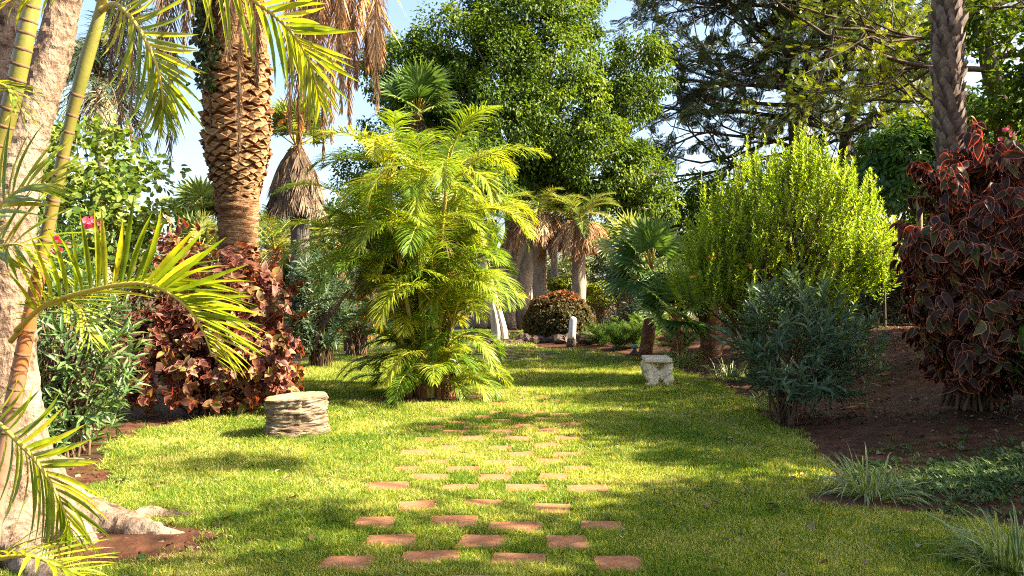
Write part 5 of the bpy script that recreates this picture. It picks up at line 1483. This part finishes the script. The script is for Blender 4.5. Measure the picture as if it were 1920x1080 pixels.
# ================================================================== RIGHT: dark copper shrub
rb = onground(5.0, 8.6)
t, _ = copper_shrub('dark maroon copperleaf shrub with salmon leaf edges filling the right edge', rb,
             [(at(1880, 360, 8.4), (.85, .7, .62), 110), (at(1835, 470, 8.1), (.75, .6, .7), 120), (at(1925, 480, 8.0), (.8, .6, .9), 105), (at(1860, 590, 8.2), (.75, .6, .72), 100), (at(1960, 640, 8.1), (.6, .6, .7), 100), (at(1830, 640, 8.2), (.45, .5, .5), 60), (at(1745, 470, 8.0), (.3, .35, .3), 22), (at(1765, 590, 8.0), (.32, .35, .38), 28), (at(1800, 680, 8.1), (.3, .35, .3), 24), (at(1835, 290, 8.3), (.3, .3, .3), 20)],
             M_copper_dark, .165, 14, [tm_margin(.46, .16, .35, .82), tm_margin(.40, .1, .6, .82), tm_margin(.50, .3, .2, .82), tm_margin(.44, .4, .8, .82)], 1.2, stem_r=.03, along=.24, lump=.15)
blossom(t, at(1888, 247, 7.7), .055, n=5)
oleander('leafy_shrub', 'glossy green-leaved shrub under the dark copper shrub at the right edge', onground(5.15, 7.7), (5.15, 7.7, .95), (.4, .4, .55), 40, M_scheff, .2, k=8)

# ================================================================== RIGHT: palm trunk with criss-cross leaf bases
PD = 12.0
pbx = [(1800, 640), (1796, 480), (1788, 370), (1780, 230), (1776, 120), (1778, 0), (1786, -120), (1798, -260), (1815, -450), (1832, -640)]
pts = np.array([at(x, y, PD) for x, y in pbx]); pts[0][2] = float(zg(pts[0][0], PD)) - .1
bp2 = A((pts[0][0], PD, pts[0][2]))
t = empty('scaly_palm', bp2, 'tall palm trunk clad in criss-cross grey leaf bases behind the dark copper shrub', 'palm')
Q = spline(pts, 80); qs = np.linspace(0, 1, 80)
mb = MB(); tube(mb, Q, np.interp(qs, [0, .3, 1], [.24, .19, .17]), 18, wob=.03); mb.build('trunk', M_bark_dark, t)
M_boot = rough_mat('grey_leaf_base', [(.3, (.07, .05, .04)), (.55, (.19, .145, .115)), (.8, (.36, .30, .25))], scale=9, stretch=(1, 1, .4), bump=.6, dist=.02, attr=[(0, (.45, .4, .36)), (1, (1, 1, 1))])
def boot_mesh(seed):
    r = random.Random(seed); mb = MB()
    w, h, o_ = .085, .21 * r.uniform(.85, 1.1), .05 * r.uniform(.7, 1.4)
    sk = r.uniform(-.03, .03)
    V = [(-w, 0, 0), (w, 0, 0), (w * .55 + sk, o_, h * .75), (-w * .55 + sk, o_, h * .75), (0 + sk, o_ * 1.25, h * 1.02), (-w * .8, -.04, 0), (w * .8, -.04, 0), (0, -.03, h * .8), (0, o_ * .55, h * .35)]
    f3 = [[0, 1, 8], [1, 2, 8], [2, 4, 8], [4, 3, 8], [3, 0, 8], [1, 6, 2], [6, 7, 2], [2, 7, 4], [7, 3, 4], [7, 5, 3], [5, 0, 3]]
    mb.add(A(V), np.array(f3), .5, A([.2, .2, 1, 1, 1, 0, 0, 0, .8]), smooth=False)
    return mb.mesh('leaf_base', M_boot)
bms = [boot_mesh(k) for k in range(8)]
zlo, zhi = 1.9, 6.4
k = 0; z = zlo; cnt = 0
while z < zhi and cnt < 300:
    qi = np.interp(z, Q[:, 2], np.arange(80)); p = Q[int(qi)]
    for j in range(8):
        th = (j + .5 * (k % 2)) / 8 * 6.283 + .25 * k + random.uniform(-.06, .06)
        o = bpy.data.objects.new('leaf_base', bms[(k * 3 + j) % 8]); o.parent = t; o.matrix_parent_inverse = Matrix.Translation(-Vector(bp2))
        o.matrix_basis = Matrix.Translation((p[0] + math.cos(th) * .165, p[1] + math.sin(th) * .165, z)) @ Matrix.Rotation(th - math.pi / 2, 4, 'Z') @ Matrix.Rotation(random.uniform(-.25, .25), 4, 'Y') @ Matrix.Diagonal((random.uniform(.85, 1.2), random.uniform(.7, 1.3), random.uniform(.85, 1.2), 1))
        COL.objects.link(o); cnt += 1
    z += .125; k += 1
for n_ in range(22):
    az = n_ * 2.399; e = rng.uniform(-.1, 1.3); d = A((math.cos(az) * math.cos(e), math.sin(az) * math.cos(e), math.sin(e)))
    hub = Q[-1] + d * 1.0
    mb = MB(); fan(mb, hub, d, nrm(UP + d * .1), 1.0, droop=.6, nseg=26); tube(mb, np.array([Q[-1], hub]), .022, 5, mi=1); mb.build('fan_leaf', [M_fan, M_rachis], t)

# ================================================================== RIGHT BACKGROUND TREES
def grow(mb, p, d, L, r, lev, tips, kids=4, up=.1, spread=.6):
    n = 6
    P_ = [A(p)]; d = nrm(A(d))
    for i in range(n):
        d = nrm(d + rng.normal(0, .14, 3) + UP * up * .3)
        P_.append(P_[-1] + d * L / n)
    P_ = np.array(P_)
    tube(mb, P_, np.linspace(r, r * .45, n + 1), 6 if lev > 1 else 4, cap=False)
    if lev == 0:
        tips.append((P_[2:], d)); return
    for k in range(kids):
        f = .3 + .7 * (k + 1) / kids
        i = int(f * n)
        nd = nrm(d + rng.normal(0, spread, 3) + UP * up)
        grow(mb, P_[i], nd, L * rng.uniform(.5, .72), r * .5, lev - 1, tips, kids, up, spread)
def spray_tm(n=8, w=.036):
    V, f = [], []
    for k in range(n):
        y0 = .12 + .8 * k / n; l = .34 * math.sin(math.pi * (.2 + .75 * k / n)) + .05
        for s_ in (-1, 1):
            b_ = len(V); V += [(0, y0, 0), (s_ * l * .75, y0 + l * .65, .03), (s_ * l * .55, y0 + l * .65 + w * 1.2, .03), (0, y0 + w, 0)]
            f.append([b_, b_ + 1, b_ + 2, b_ + 3])
    return A(V), [np.array(f)], np.zeros(len(V))
def feathery_tree(label, base, trunk, r, starts, M, size, per, Mb, kids=4, up=.1, lev=2, hang=.3, name='feathery_tree', spread=.6, tm=None):
    t = empty(name, base, label, 'tree')
    Qt = spline(trunk, 24)
    mb = MB(); tube(mb, Qt, np.linspace(r, r * .4, 24), 12, wob=.05)
    tips = []
    for (u, az, e, L) in starts:
        i = int(u * 23); d = A((math.cos(az) * math.cos(e), math.sin(az) * math.cos(e), math.sin(e)))
        grow(mb, Qt[i], d, L, r * .26, lev, tips, kids, up, spread)
    mb.build('trunk', Mb, t)
    pp, dd = [], []
    for P_, d in tips:
        k = rng.integers(0, len(P_), per)
        pp.append(P_[k] + rng.normal(0, .10, (per, 3))); dd.append(np.repeat(d[None], per, 0) + rng.normal(0, .7, (per, 3)) - UP * hang)
    pp, dd = np.concatenate(pp), nrm(np.concatenate(dd))
    mb = MB(); leaves(mb, tm or spray_tm(), pp, dd, nrm(UP + rng.normal(0, .4, pp.shape)), size * rng.uniform(.6, 1.2, len(pp)),
                      np.clip(np.repeat(rng.random(len(tips)), per) * .6 + rng.random(len(pp)) * .4, 0, 1))
    mb.build('crown', M, t, 'stuff')
    return len(tips)
st = []
for k in range(30):
    u = .28 + .7 * k / 30
    st.append((u, k * 2.399 + .3, rng.uniform(-.15, .45), rng.uniform(4.2, 6.6) * (1.15 - .35 * u)))
st += [(.45, 3.1, .1, 7.8), (.55, 3.3, .25, 8.0), (.62, 2.9, .4, 7.1), (.38, 3.2, -.1, 6.8), (.5, 0, .1, 5.3), (.6, -.3, .3, 5.3), (.8, 3.1, .5, 5.3)]
feathery_tree('dark feathery conifer-like tree with bare inner branches on the upper right', onground((1500 - 960) / F * 43, 43),
              [onground((1500 - 960) / F * 43, 43), at(1498, 400, 43), at(1492, 250, 43), at(1480, 120, 43), at(1468, 0, 43), at(1440, -140, 43)], .5, st, M_dark, .64, 19, M_bark_dark, kids=4, up=.05)
st = []
for k in range(16):
    u = .35 + .62 * k / 16
    st.append((u, k * 2.399, rng.uniform(-.1, .5), rng.uniform(2.2, 3.6)))
st += [(.5, 3.1, .15, 4.2), (.6, 3.4, .0, 4.0), (.7, 2.9, .3, 4.2)]
feathery_tree('leaning tree with sunlit yellow-green leaves at the upper right corner', onground(11.2, 18.5),
              [onground(11.2, 18.5), at(1890, 330, 18.3), at(1870, 180, 18), at(1840, 60, 18), at(1800, -80, 18), at(1770, -200, 18)], .26, st, M_yellow, .21, 34, M_bark_dark, kids=4, up=.12, name='leafy_tree', tm=spray_tm(5, .055))
st = [(.4 + .58 * k / 16, k * 2.399, rng.uniform(0, .5), rng.uniform(3.2, 5.2)) for k in range(16)]
feathery_tree('second dark feathery tree between the conifer-like tree and the scaly palm', onground(16.5, 41),
              [onground(16.5, 41), at(1580, 300, 41), at(1620, 130, 41), at(1650, -20, 41), at(1680, -140, 41)], .34, st, M_dark, .64, 22, M_bark_dark, kids=4)
# umbrella-leaved bush
t = empty('umbrella_tree', onground(8.2, 17.5), 'glossy bright green umbrella-leaved bush left of the scaly palm trunk', 'shrub')
P_, ax, s_ = dome_tips(at(1690, 320, 17.5), (.95, .8, 1.05), 260, lo=-.7, shell=(.6, 1.05))
P2, ax2, s2 = dome_tips(at(1840, 225, 18), (.7, .6, .4), 60, lo=-.4)
P_, ax = np.vstack([P_, P2]), nrm(np.vstack([ax, ax2]) + UP * .5)
pos, d, nv = rosettes(P_, ax, 9, spread=1.35, along=.04, jit=.2, droop=.3)
mb = MB(); leaves(mb, tm_oval(.36, .2, .25), pos, d, nv, .24 * rng.uniform(.7, 1.1, len(pos)), np.clip(np.repeat(rng.random(len(P_)), 9) * .8 + rng.random(len(pos)) * .2, 0, 1)); mb.build('foliage', M_scheff, t, 'stuff')
mb = MB(); twigs(mb, onground(8.2, 17.5), P_, .04, .012, every=200, spreadbase=.05); mb.build('stems', M_bark_dark, t)
shrub('dark_hedge', 'dark trimmed hedge top at the right edge above the copper shrub', onground(11.5, 20), L_((1850, 260, 20, 1.1), (1930, 240, 20, 1.2), (1890, 330, 20, 1.3), (1800, 330, 20, 1.0), (1970, 330, 20, 1.3), (1850, 420, 20, 1.3), (1940, 430, 20, 1.3)), M_ficus, .12, tm_simple(.5), nsub=22, nleaf=50, subr=.4)
shrub('dark_shrub', 'dark dense shrub behind the bare soil right of the lime shrub', onground(8.0, 19.5), L_((1640, 500, 19.5, .9), (1700, 470, 19.5, .9), (1620, 580, 19.3, .7), (1690, 560, 19.2, .8), (1740, 520, 19, .8), (1790, 560, 18.5, .8)), M_dark, .12, tm_simple(.5), nsub=34, nleaf=40, subr=.35, every=60)
shrub('dark_shrub', 'dark low shrub under the lime shrub in deep shade', onground(5.2, 15.5), L_((1420, 600, 15.5, .55), (1540, 610, 15.6, .6), (1600, 630, 15.2, .5), (1480, 590, 15.8, .6)), M_olea_d, .12, tm_simple(.4), nsub=40, nleaf=30, subr=.3)
# dry stone wall
w0 = onground(7.0, 21)
wall = empty('dry_stone_wall', w0, 'dark dry-stone wall in deep shade behind the bare soil', 'wall')
for row in range(6):
    x = 6.0 + .15 * (row % 2)
    while x < 14.5:
        w_ = random.uniform(.3, .55)
        o = bpy.data.objects.new('stone', rks[random.randrange(6)]); COL.objects.link(o)
        yy_ = 21.2 - .05 * (x - 6) ** 1.3
        o.parent = wall; o.matrix_parent_inverse = Matrix.Translation(-Vector(w0))
        o.location = (x + w_ / 2, yy_ + random.uniform(-.05, .05), float(zg(x, yy_)) + .12 + row * .26); o.scale = (w_ * .62, .25, .18); o.rotation_euler = (random.uniform(-.15, .15), random.uniform(-.15, .15), random.uniform(-.2, .2))
        x += w_ + .02
# wooden stake
b = onground((1726 - 960) / F * 13, 13); t_ = at(1724, 375, 13)
mb = MB(); tube(mb, spline([b - UP * .1, (b + t_) / 2, t_], 8), .045, 10, wob=.03)
o = mb.build('wooden_stake', rough_mat('weathered_stake', [(.3, (.16, .10, .05)), (.7, (.34, .23, .13))], scale=6, stretch=(1, 1, .2), bump=.3)); tag(o, 'plain brown wooden stake standing left of the scaly palm trunk', 'stake')
# loose stones on the bed
for px, py, s_, lab in ((1665, 622, .3, 'large pale rock in shade at the back of the bare soil'), (1620, 612, .26, 'dark rock left of the large pale rock')):
    rock(gnd(px, py), (s_ * 1.2, s_, s_ * .9), lab, 'rocks at the back of the bed')

# ================================================================== TREES RIGHT OF THE FRAME whose shade falls on the lawn
def shade_tree(label, base, lumps, M=M_ficus, leaf=.17):
    shrub('shade_tree', label, base, lumps, M, leaf, tm_simple(.55), nsub=32, nleaf=64, subr=.5, cat='tree', trunk=.2, hang=.4, stem=M_bark_grey, every=12)
def sh(xs_, ys_, z_, r_):
    """crown lump at height z_ whose shade falls round (xs_, ys_) on the ground"""
    return (xs_ + S.x / S.z * z_, ys_ + S.y / S.z * z_, z_, r_)
shade_tree('broad leafy tree beyond the right edge shading the near lawn', onground(9.0, 3.0),
           [sh(2.3, 5.2, 4.6, .8), sh(3.4, 5.2, 5.0, .8), sh(1.9, 4.5, 5.4, .8), sh(.7, 4.3, 6.0, .55), sh(-.6, 4.1, 6.6, .5), sh(-1.9, 4.15, 7.2, .45), sh(4.0, 3.6, 4.4, .9), sh(4.4, 5.0, 4.8, 1.1), sh(1.7, 5.6, 4.4, .5), sh(2.9, 5.75, 4.6, .45),
            sh(-1.7, 5.25, 8.0, .3), sh(-.6, 5.05, 7.6, .22), sh(1.0, 3.3, 6, .8), sh(-.8, 3.3, 7, .7), sh(5.4, 4.6, 5, 1.1), sh(-2.6, 6.9, 8.4, .2), sh(.9, 5.0, 5.6, .4)])
shade_tree('second leafy tree beyond the right edge shading the bed', onground(10.4, 7.0),
           [sh(2.0, 7.5, 5.0, .65), sh(3.0, 7.8, 5.0, .9), sh(4.0, 7.4, 5.2, 1.0), sh(1.6, 8.4, 5.6, .55), sh(3.4, 9.1, 5.0, 1.1), sh(2.0, 9.9, 5.4, .45), sh(4.8, 8.6, 5.2, 1.1), sh(5.6, 7.0, 4.6, 1.1), sh(4.5, 10.2, 5.4, 1.1), sh(5.8, 9.4, 4.8, 1.2), sh(2.4, 8.6, 6.2, .8), sh(.4, 9.3, 6.8, .4), sh(-.6, 8.6, 7.4, .25)])
shade_tree('third leafy tree beyond the right edge behind the copper shrub', onground(11.8, 11.4),
           [sh(2.4, 11.7, 5.4, .55), sh(1.4, 11.2, 5.8, .5), sh(3.0, 11.3, 5.0, .9), sh(4.6, 11.8, 4.6, 1.1), sh(5.8, 12.2, 4.4, 1.1), sh(6.4, 11, 4.6, 1.1)])
shade_tree('fourth leafy tree beyond the right edge behind the scaly palm', onground(13.4, 15.5),
           [sh(1.6, 16.0, 6.4, .5), sh(4.6, 15.4, 5.0, 1.2), sh(6.2, 16.0, 4.6, 1.2), sh(3.0, 17.0, 5.6, .9), sh(6.0, 14.2, 4.4, 1.1), sh(0, 17.2, 7, .6)])
